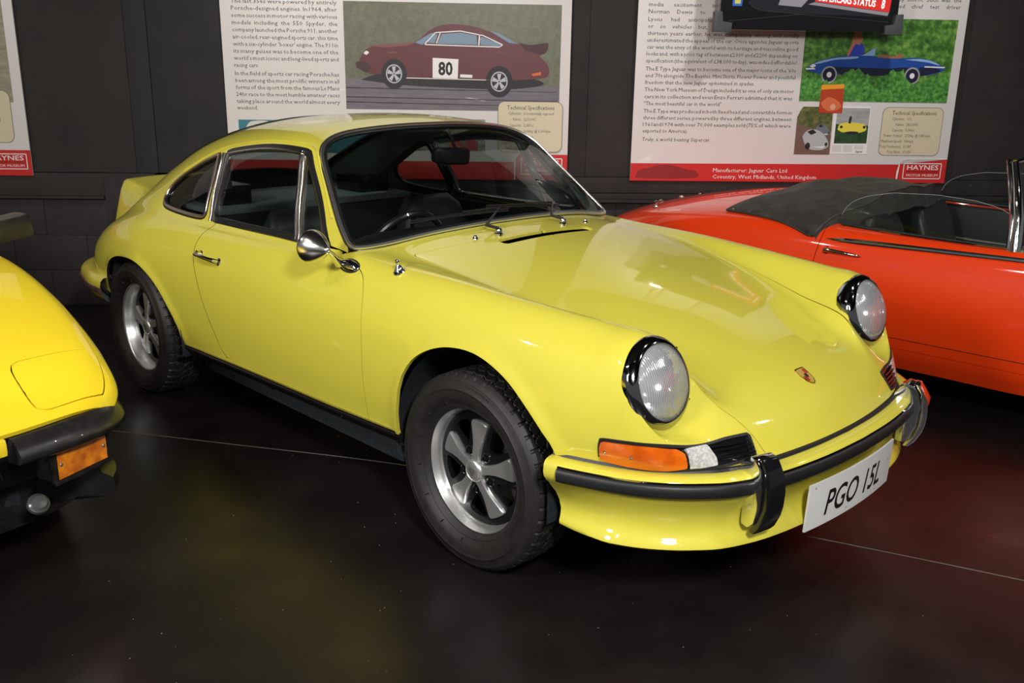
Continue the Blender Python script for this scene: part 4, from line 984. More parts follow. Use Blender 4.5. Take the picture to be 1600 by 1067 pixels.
# ------------------------------------------------------------------ wheels: tyre > tread, alloy rim with five petal spokes
def tread_height(a, h):
    """groove depth pattern: a angle, h -1..1 across"""
    ribs = [-.62,-.22,.22,.62]; d = 0
    n = 46
    for i, c in enumerate(ribs):
        z = (a*n/(2*PI)+i*.5) % 1; zig = (abs(z-.5)*4-1)*.085
        if abs(h-(c+zig)) < .028: d = 1
    if abs(h) > .62:
        z = (a*n/(2*PI)) % 1
        if z < .16: d = 1
    else:
        band = int((h+.62)/.41); z = (a*n/(2*PI)+band*.37+h*.9) % 1
        if z < .10: d = .8
    return d
def make_tyre(hw, name='tyre', parent=None):
    """hw = half section width; axis local z, outer side +z"""
    s = hw/.0975; na = 460
    tw = .078*s; across = np.linspace(-1, 1, 57)
    V = []; F = []
    shoulder = lambda h: .3185-.0035*h*h-.006*max(0, abs(h)-.86)/.14
    for i in range(na):
        a = 2*PI*i/na; ca, sa = math.cos(a), math.sin(a)
        for h in across:
            r = shoulder(h)-.0055*tread_height(a, h); V.append((r*ca, r*sa, h*tw))
    k = len(across)
    for i in range(na):
        for j in range(k-1): F.append((i*k+j, ((i+1) % na)*k+j, ((i+1) % na)*k+j+1, i*k+j+1))
    tread = raw('tread', V, F, TYR, parent, auto=25); tread['kind'] = 'stuff'
    side = [(.1985,.052*s),(.2005,.062*s),(.2085,.067*s),(.211,.0725*s),(.215,.0755*s),(.217,.0775*s),(.2195,.0772*s),(.232,.0905*s),(.245,.0955*s),(.262,.0975*s),(.268,.0975*s),(.2695,.0985*s),(.2715,.0985*s),(.273,.0968*s),(.287,.0925*s),(.2945,.089*s),(.2960,.0895*s),(.2985,.0885*s),(.3005,.0865*s),(.3045,.0830*s),(.309,.0775*s)]
    b = B(); b.lathe(side, 120); b.lathe([(r, -z) for r, z in side[::-1]], 120)
    return b
LETT = []
def make_wheel(name, hw, lip, dish, parent, M, flip, label=None):
    """lip: distance of the outer rim flange from the tyre centre plane"""
    wroot = empty(name, parent=parent); wroot.matrix_world = M
    tb = make_tyre(hw, parent=wroot); ty = tb.out('tyre', TYR, wroot, auto=40)
    tr = [c for c in wroot.children if c.name.startswith('tread')][-1]; 
    # moulded radial marks and raised lettering on the sidewall
    s = hw/.0975; mk = B()
    for i in range(14):
        a = 2*PI*i/14+.2; Ma = Matrix.Rotation(a, 4, 'Z'); mk.box((.223,-.0008,.0795*s), (.236,.0008,.0925*s), Ma)
    for a0 in (80, 262):
        for i in range(7):
            a = math.radians(a0+i*3.2-9); Ma = Matrix.Rotation(a, 4, 'Z'); mk.box((.279,-.0042,.0915*s), (.289,-.0028,.0942*s), Ma); mk.box((.279,.0028,.0915*s), (.289,.0042,.0942*s), Ma); mk.box((.279,-.0042,.0925*s), (.2805,.0042,.0945*s), Ma)
    tag(mk.out('sidewall_moulding', TYR, wroot, auto=20), kind='stuff')
    # rim barrel and polished lip
    rimp = [(.2075,lip-.012),(.2085,lip-.002),(.2072,lip+.002),(.2045,lip+.0035),(.2015,lip+.002),(.1985,lip-.005),(.1965,lip-.012),(.1925,lip-.020),(.1895,lip-.030),(.187,lip-.040),(.1845,lip-dish)]
    B().lathe(rimp, 120).out('rim_lip', SIL, wroot, auto=60)
    B().lathe([(.1845,lip-dish),(.182,lip-dish-.004),(.180,lip-dish-.03),(.178,-.10),(.19,-.10),(.20,-.105)], 96).out('rim_barrel', BARREL, wroot, auto=60)
    fz = lip-dish+.006      # face of the spider at its rim
    # black spider with five windows, from 2D outline
    outer_c = [(.183*math.cos(a), .183*math.sin(a)) for a in np.linspace(0, 2*PI, 97)[:-1]]
    loops = [outer_c]
    for k in range(5):
        a = math.radians(90+36+72*k); P = []
        for r, t in ((.090,-5),(.110,-11),(.135,-14.5),(.152,-15.5),(.160,-12),(.163,0),(.160,12),(.152,15.5),(.135,14.5),(.110,11),(.090,5),(.084,0)):
            P.append((r*math.cos(a+math.radians(t)), r*math.sin(a+math.radians(t))))
        loops.append(P)
    LP = [resample(np.array(l), .008, True) for l in loops]; pts = np.vstack(LP); E = []; n = 0
    for l in LP: E += [(n+i, n+(i+1) % len(l)) for i in range(len(l))]; n += len(l)
    gx = np.arange(-.18, .181, .012); g = np.array([(x, y) for x in gx for y in gx if math.hypot(x, y) < .178])
    for l in LP[1:]: g = g[~inside(g, l)]
    dd = ((g[:, None]-pts[None])**2).sum(-1).min(1); g = g[dd > .005**2]; allp = np.vstack([pts, g])
    co_, _, fs, *_ = delaunay_2d_cdt([Vector(p) for p in allp], E, [], 0, 1e-6); co_ = np.array([tuple(c) for c in co_])
    fs = [f for f in fs if len(f) == 3]; cc = np.array([co_[list(f)].mean(0) for f in fs]); mm = inside(cc, LP[0])
    for l in LP[1:]: mm &= ~inside(cc, l)
    zf = lambda r: fz+.020*(1-min(1, r/.183))**1.2
    V = [(x, y, zf(math.hypot(x, y))) for x, y in co_]; F = [f for f, q in zip(fs, mm) if q]; n1 = len(V)
    V += [(x, y, zf(math.hypot(x, y))-.016) for x, y in co_]; F2 = [tuple(i+n1 for i in f)[::-1] for f in F]
    ec = {}
    for f in F:
        for i in range(3): e = (f[i], f[(i+1) % 3]); kk = (min(e), max(e)); ec[kk] = None if kk in ec else e
    F = F+F2+[(e[1], e[0], e[0]+n1, e[1]+n1) for e in ec.values() if e]
    spider = B().add(V, F).out('wheel_face', BARREL, wroot, auto=40)
    for k in range(5):
        a = math.radians(90+72*k); M0 = Matrix.Rotation(a-PI/2, 4, 'Z')
        o = [(-.0155,.030),(-.0145,.055),(-.017,.085),(-.024,.112),(-.033,.138),(-.0365,.150),(-.034,.156),(-.02,.1595),(0,.1605)]
        o = o+[(-x, y) for x, y in o[-2::-1]]
        V = []; n = len(o)
        for sc, dz in ((1,-.004),(1,.008),(.90,.0125)):
            for x, y in o:
                cy = .10; V.append((x*sc, cy+(y-cy)*(1-(1-sc)*.5), zf(y)+dz))
        V.append((0,.10,zf(.10)+.0135))
        F = [(j*n+i, j*n+(i+1) % n, (j+1)*n+(i+1) % n, (j+1)*n+i) for j in range(2) for i in range(n)]+[(2*n+i, 2*n+(i+1) % n, 3*n) for i in range(n)]
        B().add([M0@Vector(v) for v in V], F).out('petal_spoke', SIL, wroot, auto=40)
        a2 = math.radians(90+36+72*k); c_ = Vector((.064*math.cos(a2), .064*math.sin(a2), zf(.064)))
        lb = B(); lb.lathe([(.0165,-.002),(.0165,.002),(.0125,.004),(.0125,-.002)], 20, Matrix.Translation(c_)); lb.lathe([(0,.013),(.0075,.013),(.0095,.011),(.0095,-.002)], 6, Matrix.Translation(c_)); lb.out('wheel_nut', GBLK, wroot, auto=30)
    hz = zf(0)+.010
    B().lathe([(0,hz+.008),(.012,hz+.0075),(.024,hz+.006),(.0275,hz+.0045),(.029,hz+.006),(.0335,hz+.004),(.037,hz-.002),(.038,hz-.016)], 48).out('hub_cap', SIL, wroot, auto=50)
    eb = B(); eb.prism([(x*.55, y*.55) for x, y in [(-.026,.020),(0,.026),(.026,.020),(.024,0),(0,-.032),(-.024,0)]], hz+.006, hz+.0085); eb.out('cap_emblem', SAT, wroot, bev=.0008)
    B().lathe([(.055,-.02),(.055,-.034),(.133,-.034),(.135,-.040),(.135,-.050),(.055,-.050)], 72).out('brake_disc', DSK, wroot, auto=40)
    B().box((-.135,-.05,-.058), (-.075,.05,-.02), Matrix.Rotation(math.radians(200), 4, 'Z'), .008).out('brake_caliper', WELL, wroot)
    return wroot
def axis_m(pos, outward, roll=0):
    # local z -> outward (+-y), local y -> up
    z = Vector((0, outward, 0)); y = Vector((0,0,1)); x = y.cross(z)
    return Matrix(((x[0],y[0],z[0],pos[0]),(x[1],y[1],z[1],pos[1]),(x[2],y[2],z[2],pos[2]),(0,0,0,1)))@Matrix.Rotation(roll, 4, 'Z')
w1 = make_wheel('front_wheel', .0975, .0600, .044, coupe, axis_m((0,-.686,.3165), -1, math.radians(-2)), 1)
w2 = make_wheel('rear_wheel', .110, .0765, .058, coupe, axis_m((-2.271,-.714,.3165), -1, math.radians(4)), 1)
def copy_tree(o, parent=None):
    c = o.copy(); COL.objects.link(c); c.parent = parent
    for ch in list(o.children): copy_tree(ch, c)
    return c
c = copy_tree(w1, coupe); c.matrix_world = axis_m((0,.686,.3165), 1, .4)
c = copy_tree(w2, coupe); c.matrix_world = axis_m((-2.271,.714,.3165), 1, .7)

# ================================================================== the red open roadster behind
def cgrid(rows, it=6):
    G = cr(np.array(rows), 8); G = np.swapaxes(cr(np.swapaxes(G, 0, 1), 8, sym=True), 0, 1)
    for _ in range(it):
        L = np.zeros_like(G); L[1:-1] += .5*(G[2:]+G[:-2])-G[1:-1]; L2 = np.zeros_like(G); L2[:, 1:-1] += .5*(G[:, 2:]+G[:, :-2])-G[:, 1:-1]
        L[:, 0] = 0; L2[0] = 0; L2[-1] = 0; G = G+.3*L+.3*L2
    return G
road = tag(empty('open_roadster', (0, 2.475, 0), (0, 0, math.radians(3.5))), 'orange-red open roadster with black hood cover and chrome windscreen, behind the coupe on the right', 'car')
# local frame: x forward, y outward (near side is -y), origin abeam the coupe's front axle
def rsec(x, w, zb, zs, zc, zt=None, k=1.0):
    """w half width, zb sill, zs shoulder, zc centre height"""
    return [(x, w*.90*k, zb), (x, w*.965, zb+.10), (x, w, zb+(zs-zb)*.48), (x, w*.985, zb+(zs-zb)*.72), (x, w*.925, zs-.035), (x, w*.84, zs), (x, w*.60, zs+(zc-zs)*.6), (x, w*.3, zs+(zc-zs)*.93), (x, 0, zc)]
rows = [rsec(-1.78,.34,.40,.60,.63), rsec(-1.70,.55,.33,.64,.68), rsec(-1.50,.70,.29,.70,.75), rsec(-1.25,.775,.235,.755,.805), rsec(-.95,.812,.20,.795,.845), rsec(-.6,.825,.185,.815,.862), rsec(-.3,.822,.178,.812,.865), rsec(0,.820,.175,.805,.862), rsec(.4,.822,.175,.803,.865), rsec(.8,.824,.175,.808,.87), rsec(1.1,.822,.205,.822,.90), rsec(1.6,.80,.215,.79,.86), rsec(2.1,.76,.235,.72,.78), rsec(2.6,.66,.27,.62,.66), rsec(2.85,.50,.32,.53,.56), rsec(2.95,.30,.37,.48,.50)]
RG = cgrid(rows); Rr = Sheet(RG); Rr.N[:, -1, 1] = 0
ur, vr = RG.shape[0]-1, RG.shape[1]-1
def rv2(P, axes=(0, 2), reg=None): return Rr.inv(np.array(P, float), axes, reg or (0, ur, 0, 44))
# cockpit opening, top view
cock = [(-.62,0),(-.62,.30),(-.58,.48),(-.45,.60),(-.2,.675),(.1,.700),(.45,.712),(.70,.715),(.78,.69),(.84,.55),(.88,.25),(.89,0)]
uC = Rr.inv(resample(np.array(cock), .04), (0, 1), reg=(30, 90, 36, vr)); uC[0, 1] = uC[-1, 1] = vr
dgap = crv([(-.222,.815),(-.232,.74),(-.245,.62),(-.23,.50),(-.18,.36),(-.16,.285)])[:, :2]; dg2 = crv([(.87,.285),(.88,.50),(.86,.70),(.80,.812)])[:, :2]
wl = crv([(-1.28,.20),(-1.24,.40),(-1.12,.52),(-.93,.565),(-.74,.52),(-.62,.40),(-.58,.20)])[:, :2]; wf_ = crv([(1.28,.20),(1.32,.42),(1.44,.56),(1.62,.60),(1.80,.56),(1.92,.42),(1.95,.22)])[:, :2]
uWl = rv2(wl, reg=(10, 60, 0, 30)); uWf = rv2(wf_, reg=(80, 112, 0, 34)); uWl = uWl[uWl[:, 1] > .5]; uWf = uWf[uWf[:, 1] > .5]
u1 = rv2(dgap, reg=(40, 70, 0, 44)); u2 = rv2(dg2, reg=(60, 90, 0, 44))
lowz = rv2([(x, .283) for x in np.linspace(-.16, .87, 12)], reg=(40, 90, 0, 20)); topy = Rr.inv([(x, y) for x, y in zip(np.linspace(-.21, .79, 14), np.interp(np.linspace(-.21,.79,14), [-.24,.1,.45,.7,.79], [.683,.704,.716,.719,.70]))], (0, 1), reg=(40, 90, 30, 60))
door_poly = [tuple(q) for q in u1[1:]]+[tuple(q) for q in lowz[1:-1]]+[tuple(q) for q in u2[:-1]]+[tuple(q) for q in topy[::-1]]
fr2 = lambda uv: uv[:, 1] > vr-1e-3
# near the tail: boot lid shut line
o1 = [(0,0),(uWl[0,0],0)]+[tuple(q) for q in uWl]+[(uWl[-1,0],0),(uWf[0,0],0)]+[tuple(q) for q in uWf]+[(uWf[-1,0],0),(ur,0),(ur,vr)]+[tuple(q) for q in uC[::-1]]+[(0,vr)]
boot = [(-1.60,0),(-1.58,.22),(-1.45,.36),(-1.2,.43),(-.95,.45),(-.78,.43),(-.74,.30),(-.73,0)]
uB = Rr.inv(resample(crv(boot, 4)[:, :2], .04), (0, 1), reg=(0, 50, 40, vr)); uB[0, 1] = uB[-1, 1] = vr
iC = len(o1)-1
o1 = o1[:iC]+[tuple(q) for q in uB[::-1]]+o1[iC:]
pan = Rr.panel(o1, [door_poly], free=fr2, gap=.002, lip=.012); bb_ = both(pan)
rshell = raw('body_shell', bb_[0], bb_[1], RED, road, normals=bb_[2])
p_ = both(Rr.panel([tuple(q) for q in uB], free=fr2, gap=.002, lip=.01)); blid = raw('boot_lid', p_[0], p_[1], RED, road, normals=p_[2])
dpn = Rr.panel(door_poly, gap=.002, lip=.015); rd = raw('door', *mirror(*dpn)[:2], RED, road, normals=mirror(*dpn)[2]); rd2 = raw('door', dpn[0], dpn[1], RED, road, normals=dpn[2])
def on_r(P, axes=(0, 2), sg=-1, reg=None, off=0.0):
    uv = rv2(P, axes, reg); k = np.array([1, sg, 1]); return (Rr.ev(uv)+off*Rr.ev(uv, Rr.N))*k, Rr.ev(uv, Rr.N)*k
# sill shut line: a dark crease and an under-sill
for sg in (-1, 1):
    xs = np.linspace(-.55, 1.22, 30); P, N = on_r([(x, .335) for x in xs], sg=sg, reg=(40, 92, 0, 24)); V, F = sweep(P, N, [(-.0025,-.002),(-.0015,.0006),(.0015,.0006),(.0025,-.002)], closed=False); raw('sill_joint', V, F, BLK, road)
    # chrome waist moulding
    xs = np.linspace(-.205, .80, 40); zz = np.interp(xs, [-.2,.8], [.748,.766]); P, N = on_r(np.c_[xs, zz], sg=sg, reg=(40, 84, 12, 44)); wdt = np.interp(xs, [-.21,-.14,-.04,.8], [.001,.012,.016,.013])
    V = []; pr = [(-1,-.004),(-.8,.006),(-.1,.004),(0,.011),(.1,.004),(.8,.006),(1,-.004)]
    T = np.gradient(P, axis=0); T /= np.linalg.norm(T, axis=1)[:, None]; Bn = np.cross(T, N)
    V = np.stack([P+Bn*(b*wdt[:, None])+N*n for b, n in pr], 1).reshape(-1, 3); m = len(pr)
    F = [(i*m+j, i*m+j+1, (i+1)*m+j+1, (i+1)*m+j) for i in range(len(P)-1) for j in range(m-1)]+[tuple(range(m))]
    raw('waist_moulding', V, F, CHR, rd if sg < 0 else rd2, auto=50)
    # lever handle
    P, N = on_r([(-.190,.697),(-.02,.688)], sg=sg, reg=(40, 84, 12, 44)); a, b_ = Vector(P[0]), Vector(P[1]); n_ = Vector(N[0]).normalized()
    B().tube([a+n_*.004, a+n_*.020, a.lerp(b_, .3)+n_*.024, a.lerp(b_, .8)+n_*.020, b_+n_*.013], [.014,.0125,.0095,.007,.0045], 14).out('door_handle', CHR, rd if sg < 0 else rd2, auto=50)
    B().lathe([(0,.008),(.012,.007),(.018,.002),(.019,-.003)], 20, orient(a, n_)).out('handle_escutcheon', CHR, rd if sg < 0 else rd2)
    # polished rail along the cockpit edge
    xs = np.linspace(-.17, .74, 30); ys = np.interp(xs, [-.2,.1,.45,.74], [.680,.700,.712,.712]); uv = Rr.inv(np.c_[xs, ys], (0, 1), reg=(40, 86, 30, 62)); P = Rr.ev(uv)*[1,sg,1]
    B().tube([tuple(q+np.array([0,0,.004])) for q in P], .010, 8).out('cockpit_rail', LEA, rd if sg < 0 else rd2)
    B().tube([tuple(q+np.array([0,sg*.010,.004])) for q in P[6:]], .0035, 6).out('rail_bead', CHR, rd if sg < 0 else rd2)
# tonneau: crumpled black cover over the folded hood, hanging over the body edge
V = []; F = []; nu, nv = 46, 46; ra = np.random.RandomState(4)
for i in range(nu+1):
    s_ = i/nu; 
    for j in range(nv+1):
        t = -1+2*j/nv
        x = -.80+s_*(.70-.16*abs(t)**3); yy = t*(.69+.095*s_)
        edge = max(abs(t)**8, (1-s_)**6, 0)
        ptz = Rr.ev(Rr.inv([(x, abs(yy))], (0, 1), reg=(26, 62, 30, vr)))[0][2] if abs(yy) > .001 else None
        V.append([x, yy, ptz])
Zs = [v[2] for v in V if v[2] is not None]
for q, v in enumerate(V):
    i, j = divmod(q, nv+1); s_ = i/nu; t = -1+2*j/nv
    z0 = v[2] if v[2] is not None else .862
    dome = math.sin(min(1, s_*1.6)*PI*.62)*(1-abs(t)**3.2)
    wr = .008*math.sin(7*t+9*s_)+.005*math.sin(15*t-6*s_+1)+.0035*math.sin(19*s_+7*t*t)+.002*math.sin(37*t*s_+3)
    e = min(1, (1-abs(t))*7)*min(1, s_*9)
    V[q] = [v[0], v[1], z0+.008+.072*dome+wr*e]
for i in range(nu):
    for j in range(nv): a = i*(nv+1)+j; F.append((a, a+1, a+nv+2, a+nv+1))
HOODC = mat('black_hood_cloth', (.030,.027,.024), .55, noise=(14,(.048,.043,.036),.4,.7), bump=(200,.15,.003))
ton = raw('hood_cover', V, F, HOODC, road, auto=None); sm = ton.modifiers.new('t', 'SOLIDIFY'); sm.thickness = .006; sm.offset = -1
# its hem with a flap over the rear wing
for sg in (-1, 1):
    P = [(V[i*(nv+1)+(0 if sg < 0 else nv)]) for i in range(0, nu+1, 3)]
    B().tube([(x, y, z+.001) for x, y, z in P], .007, 8).out('cover_hem', HOODC, ton)
    for i in range(1, len(P), 3): B().lathe([(0,.006),(.007,.005),(.009,0)], 12, Matrix.Translation((P[i][0], P[i][1]+.012*-sg, P[i][2]+.006))).out('press_stud', SAT, ton)
V2 = []
for k in range(nv+1): x, y, z = V[nu*(nv+1)+k]; V2 += [(x, y, z), (x+.03, y*.97, z-.10)]
raw('cover_front_fall', V2, [(2*k, 2*k+2, 2*k+3, 2*k+1) for k in range(nv)], HOODC, ton, auto=60)
# cockpit tub, seats, far door rail
tb_ = B(); tb_.box((-.60,-.70,.25), (.95,.70,.29)); tb_.out('cockpit_floor', CLO, road)
for sg in (-1, 1):
    B().box((-.25,sg*.70-.012,.28), (.92,sg*.70+.012,.775), None, .01).out('door_lining', LEA, rd if sg < 0 else rd2)
    B().tube([(-.2,sg*.682,.60),(.3,sg*.685,.59),(.85,sg*.682,.60)], .006, 6).out('lining_piping', SAT, rd if sg < 0 else rd2)
B().box((-.64,-.66,.30), (-.60,.66,.80), None, .01).out('rear_bulkhead', CLO, road)
B().box((.78,-.70,.45), (.95,.70,.84), None, .03).out('dashboard', LEA, road)
for sg in (-1, 1):
    st2 = empty('cockpit_seat', parent=road)
    for nm, P, w_, th_ in (('seat_cushion', [(.52,0,.42),(.35,0,.45),(.1,0,.42),(.0,0,.40)], .23, .055), ('backrest', [(.02,0,.42),(-.04,0,.56),(-.09,0,.70),(-.13,0,.80),(-.145,0,.83)], .225, .05)):
        P = crv(P, 4); V = []; F = []; k = len(P); T = np.gradient(P, axis=0); T /= np.linalg.norm(T, axis=1)[:, None]; N = np.stack([-T[:,2], 0*T[:,0], T[:,0]], 1); n = 48
        for i in range(k):
            e = min(1, (min(i, k-1-i)+.5)/2.5); tp = np.interp(i/(k-1), [0,.6,1], [1,1,.72 if 'back' in nm else .95])
            for q in range(n):
                a = 2*PI*q/n; c, s_ = math.cos(a), math.sin(a); yy = w_*tp*math.copysign(abs(c)**.5, c)*(.9+.1*e); rib = 1+.10*abs(math.cos(yy*PI/.05)); tt_ = th_*e*math.copysign(abs(s_)**.6, s_)*rib
                V.append(P[i]+np.array([0, sg*.36+yy, 0])+N[i]*tt_)
        F = [(i*n+j, i*n+(j+1) % n, (i+1)*n+(j+1) % n, (i+1)*n+j) for i in range(k-1) for j in range(n)]+[tuple(range(n))[::-1], tuple(range((k-1)*n, k*n))]
        B().add(V, F).out(nm, LEA, st2, auto=70)
# raised side windows: thin curved panes
for sg in (-1, 1):
    V = []; F = []; o = [(-.17,.80),(-.175,.86),(-.15,.915),(-.08,.955),(.05,.985),(.25,.995),(.42,.985),(.52,.965),(.57,.94),(.58,.80)]
    m = 24; tp_ = resample(np.array(o[:-1][1:]), .04)
    V = [];
    for x, z in tp_: V += [(x, sg*.700, .79), (x, sg*(.700-.10*(z-.8)), z)]
    F = [(2*i, 2*i+2, 2*i+3, 2*i+1) for i in range(len(tp_)-1)]
    sw = raw('side_window', V, F, WIN, rd if sg < 0 else rd2); B().tube([(x, sg*(.700-.10*(z-.8)), z) for x, z in tp_], .0014, 6).out('glass_edge', mat('glass_edge', (.25,.28,.26), .2), sw)
# chrome windscreen frame
for sg in (-1, 1):
    P = [(.615,sg*.715,.79),(.60,sg*.690,.93),(.565,sg*.655,1.06),(.53,sg*.61,1.155)]
    B().tube(P, [.026,.021,.018,.016], 16).out('windscreen_pillar', CHR, road)
    B().tube([(x-.028, y, z+.01) for x, y, z in P], [.013,.011,.010,.009], 10).out('pillar_channel', CHR, road)
    B().box((.58,sg*.70-.03,.765), (.70,sg*.70+.03,.802), None, .008).out('pillar_foot', CHR, road)
hd_ = [(.53,-.61,1.155),(.565,-.40,1.172),(.583,0,1.18),(.565,.40,1.172),(.53,.61,1.155)]
B().tube(crv(hd_), .014, 12).out('windscreen_header', CHR, road)
V = []; F = []
for j in range(2):
    for i in range(13):
        y = -.70+1.4*i/12 if j == 0 else -.61+1.22*i/12; e = 1-(y/.70)**2
        V.append((.65+.10*e, y, .815+.05*e) if j == 0 else (.53+.053*e, y, 1.155+.02*e))
F = [(i, i+1, 14+i, 13+i) for i in range(12)]; raw('windscreen', V, F, WSC, road)
# tail fittings
P, N = on_r([(-1.30,.70)], sg=-1, reg=(4, 40, 20, 60)); 
ae = Rr.ev(Rr.inv([(-1.335,.55)], (0, 1), reg=(4, 40, 30, vr)))[0]*[1,-1,1]
B().lathe([(.016,-.004),(.016,.003),(.009,.010),(.006,.022),(.009,.030),(.006,.038),(0,.040)], 20, Matrix.Translation(ae)).out('aerial_base', CHR, road)
B().tube([tuple(ae+np.array([0,0,.03])), tuple(ae+np.array([.05,0,.045]))], .003, 6).out('aerial_stub', CHR, road)
for y in (-.25, -.02, .20):
    q = Rr.ev(Rr.inv([(-1.50,abs(y))], (0, 1), reg=(0, 30, 30, vr)))[0]; B().lathe([(0,.014),(.010,.012),(.018,.004),(.02,-.003)], 16, Matrix.Translation((q[0], y, q[2]))).out('number_lamp', CHR, road)
for sg in (-1, 1):
    V, F = sweep(np.array([(-1.80,sg*.36,.50),(-1.73,sg*.56,.50),(-1.56,sg*.70,.505),(-1.38,sg*.765,.51)]), np.tile([-.6,sg*.8,0.], (4, 1)), [(-.03,-.03),(-.028,.02),(0,.034),(.028,.02),(.03,-.03)], closed=False); raw('quarter_bumper', V, F, CHR, road, auto=60)
ub = B(); ub.box((-1.5,-.62,.17), (2.3,.62,.28), None, .02); ub.out('underbody', WELL, road)
def plain_wheel(parent, pos, out_sg, r=.33, wdt=.10):
    Mx = axis_m(pos, out_sg); wr = empty('road_wheel', parent=parent); wr.matrix_local = Mx
    B().lathe([(.20,wdt*.7),(.215,wdt*.85),(r*.80,wdt),(r*.92,wdt*.93),(r*.985,wdt*.72),(r,wdt*.3),(r,-wdt*.3),(r*.985,-wdt*.72),(r*.9,-wdt),(.2,-wdt*.7)], 72).out('tyre', TYR, wr, auto=40)
    B().lathe([(.205,wdt*.66),(.20,wdt*.72),(.19,wdt*.55),(.18,wdt*.25),(.06,wdt*.15),(.05,wdt*.55),(.02,wdt*.62),(0,wdt*.62)], 64).out('wheel_disc', SIL, wr, auto=40)
    for k in range(18): B().tube([Matrix.Rotation(2*PI*k/18, 4, 'Z')@Vector(p) for p in ((.05,0,wdt*.5),(.188,.02,wdt*.45))], .003, 5).out('wire_spoke', CHR, wr)
    return wr
for x in (-.93, 1.62):
    for sg in (-1, 1): plain_wheel(road, (x, sg*.70, .33), sg)
# ================================================================== the deep yellow wedge car at the left edge
wedge = tag(empty('wedge_sports_car', (0, -2.36, 0)), 'deep yellow wedge-nosed sports car with closed pop-up headlamp and black bumper, at the left edge', 'car')
# local: x forward along +x, near-coupe side is +y
def wsec(x, w, zb, z1, zs, zc): return [(x, w*.93, zb), (x, w*.985, zb+(z1-zb)*.5), (x, w, z1), (x, w*.985, z1+(zs-z1)*.55), (x, w*.945, zs-.012), (x, w*.88, zs), (x, w*.6, zs+(zc-zs)*.5), (x, w*.3, zs+(zc-zs)*.85), (x, 0, zc)]
rows = [wsec(-4.6,.86,.30,.50,.78,.86), wsec(-4.2,.90,.22,.52,.86,.92), wsec(-3.6,.905,.20,.55,.88,.93), wsec(-3.0,.90,.20,.58,.86,.92), wsec(-2.5,.90,.20,.60,.85,.90), wsec(-2.1,.905,.22,.62,.835,.865), wsec(-1.8,.945,.24,.60,.815,.81), wsec(-1.5,.955,.30,.56,.775,.75), wsec(-1.2,.945,.45,.56,.710,.69), wsec(-.98,.918,.485,.545,.645,.63), wsec(-.84,.885,.49,.525,.580,.568)]
last = []
for f, zz in ((.93,.478),(.965,.486),(.985,.495),(.96,.508),(.92,.520),(.86,.528),(.60,.532),(.3,.533),(0,.533)):
    last.append((-.655-.13*max(0, f-.35)**1.6/.5-.0, .855*f, zz))
rows.append(last)
wg = cgrid(rows, 4); Wg = Sheet(wg); Wg.N[:, -1, 1] = 0
uw, vw = wg.shape[0]-1, wg.shape[1]-1
arch = crv([(-1.95,.12),(-1.93,.40),(-1.84,.53),(-1.66,.59),(-1.46,.57),(-1.30,.48),(-1.22,.36),(-1.20,.2)])[:, :2]; uA = Wg.inv(arch, (0, 2), reg=(30, 80, 0, 30)); uA = uA[uA[:, 1] > .5]
archr = crv([(-4.45,.12),(-4.42,.42),(-4.30,.56),(-4.1,.61),(-3.9,.56),(-3.78,.42),(-3.75,.2)])[:, :2]; uAr = Wg.inv(archr, (0, 2), reg=(0, 26, 0, 30)); uAr = uAr[uAr[:, 1] > .5]
lid = [(-1.06,.655),(-1.005,.860),(-.985,.868),(-.78,.812),(-.775,.790),(-.735,.595),(-.75,.578),(-1.02,.632)]
lid = [(-.985,.618),(-.985,.880),(-.812,.862),(-.752,.622)]
lidr = loop3([(x, y, 0) for x, y in lid], .03, 2)[:, :2]; uL = Wg.inv(lidr, (0, 1), reg=(60, uw, 30, 64))
bon = [(-1.95,0),(-1.95,.50),(-1.2,.50),(-.80,.485),(-.70,.47),(-.665,.30),(-.66,0)]
uBn = Wg.inv(resample(np.array(bon), .05), (0, 1), reg=(40, uw, 36, vw)); uBn[0, 1] = uBn[-1, 1] = vw
scut = [(-2.3,0),(-2.34,.4),(-2.5,.70),(-2.9,.76),(-3.4,.74),(-3.7,.60),(-3.75,0)]
uSc = Wg.inv(resample(np.array(scut), .06), (0, 1), reg=(8, 60, 36, vw)); uSc[0, 1] = uSc[-1, 1] = vw
fw2 = lambda uv: uv[:, 1] > vw-1e-3
o2 = [(0,0),(uAr[0,0],0)]+[tuple(q) for q in uAr]+[(uAr[-1,0],0),(uA[0,0],0)]+[tuple(q) for q in uA]+[(uA[-1,0],0),(uw,0),(uw,vw)]+[tuple(q) for q in uBn[::-1]]+[tuple(q) for q in uSc]+[(0,vw)]
pn = both(Wg.panel(o2, [uL], free=fw2, gap=.002, lip=.012)); wshell = raw('body_shell', pn[0], pn[1], ORG, wedge, normals=pn[2])
lp = Wg.panel([tuple(q) for q in uL], gap=.002, lip=.01, offset=.001)
for k_, q in enumerate((lp, mirror(*lp))): raw('headlamp_lid', q[0], q[1], ORG, wedge, normals=q[2])
bp_ = both(Wg.panel([tuple(q) for q in uBn], free=fw2, gap=.002, lip=.01)); raw('bonnet', bp_[0], bp_[1], ORG, wedge, normals=bp_[2])
# swollen wheel arch lips
for sg in (-1, 1):
    P = Wg.ev(uA)*[1,sg,1]; N = Wg.ev(uA, Wg.N)*[1,sg,1]; V, F = sweep(P, N, [(-.03,-.01),(-.032,.022),(0,.042),(.04,.034),(.10,-.004)] if sg > 0 else [(.03,-.01),(.032,.022),(0,.042),(-.04,.034),(-.10,-.004)], closed=False); raw('wheel_arch_flare', V, F, ORG, wedge, auto=60)
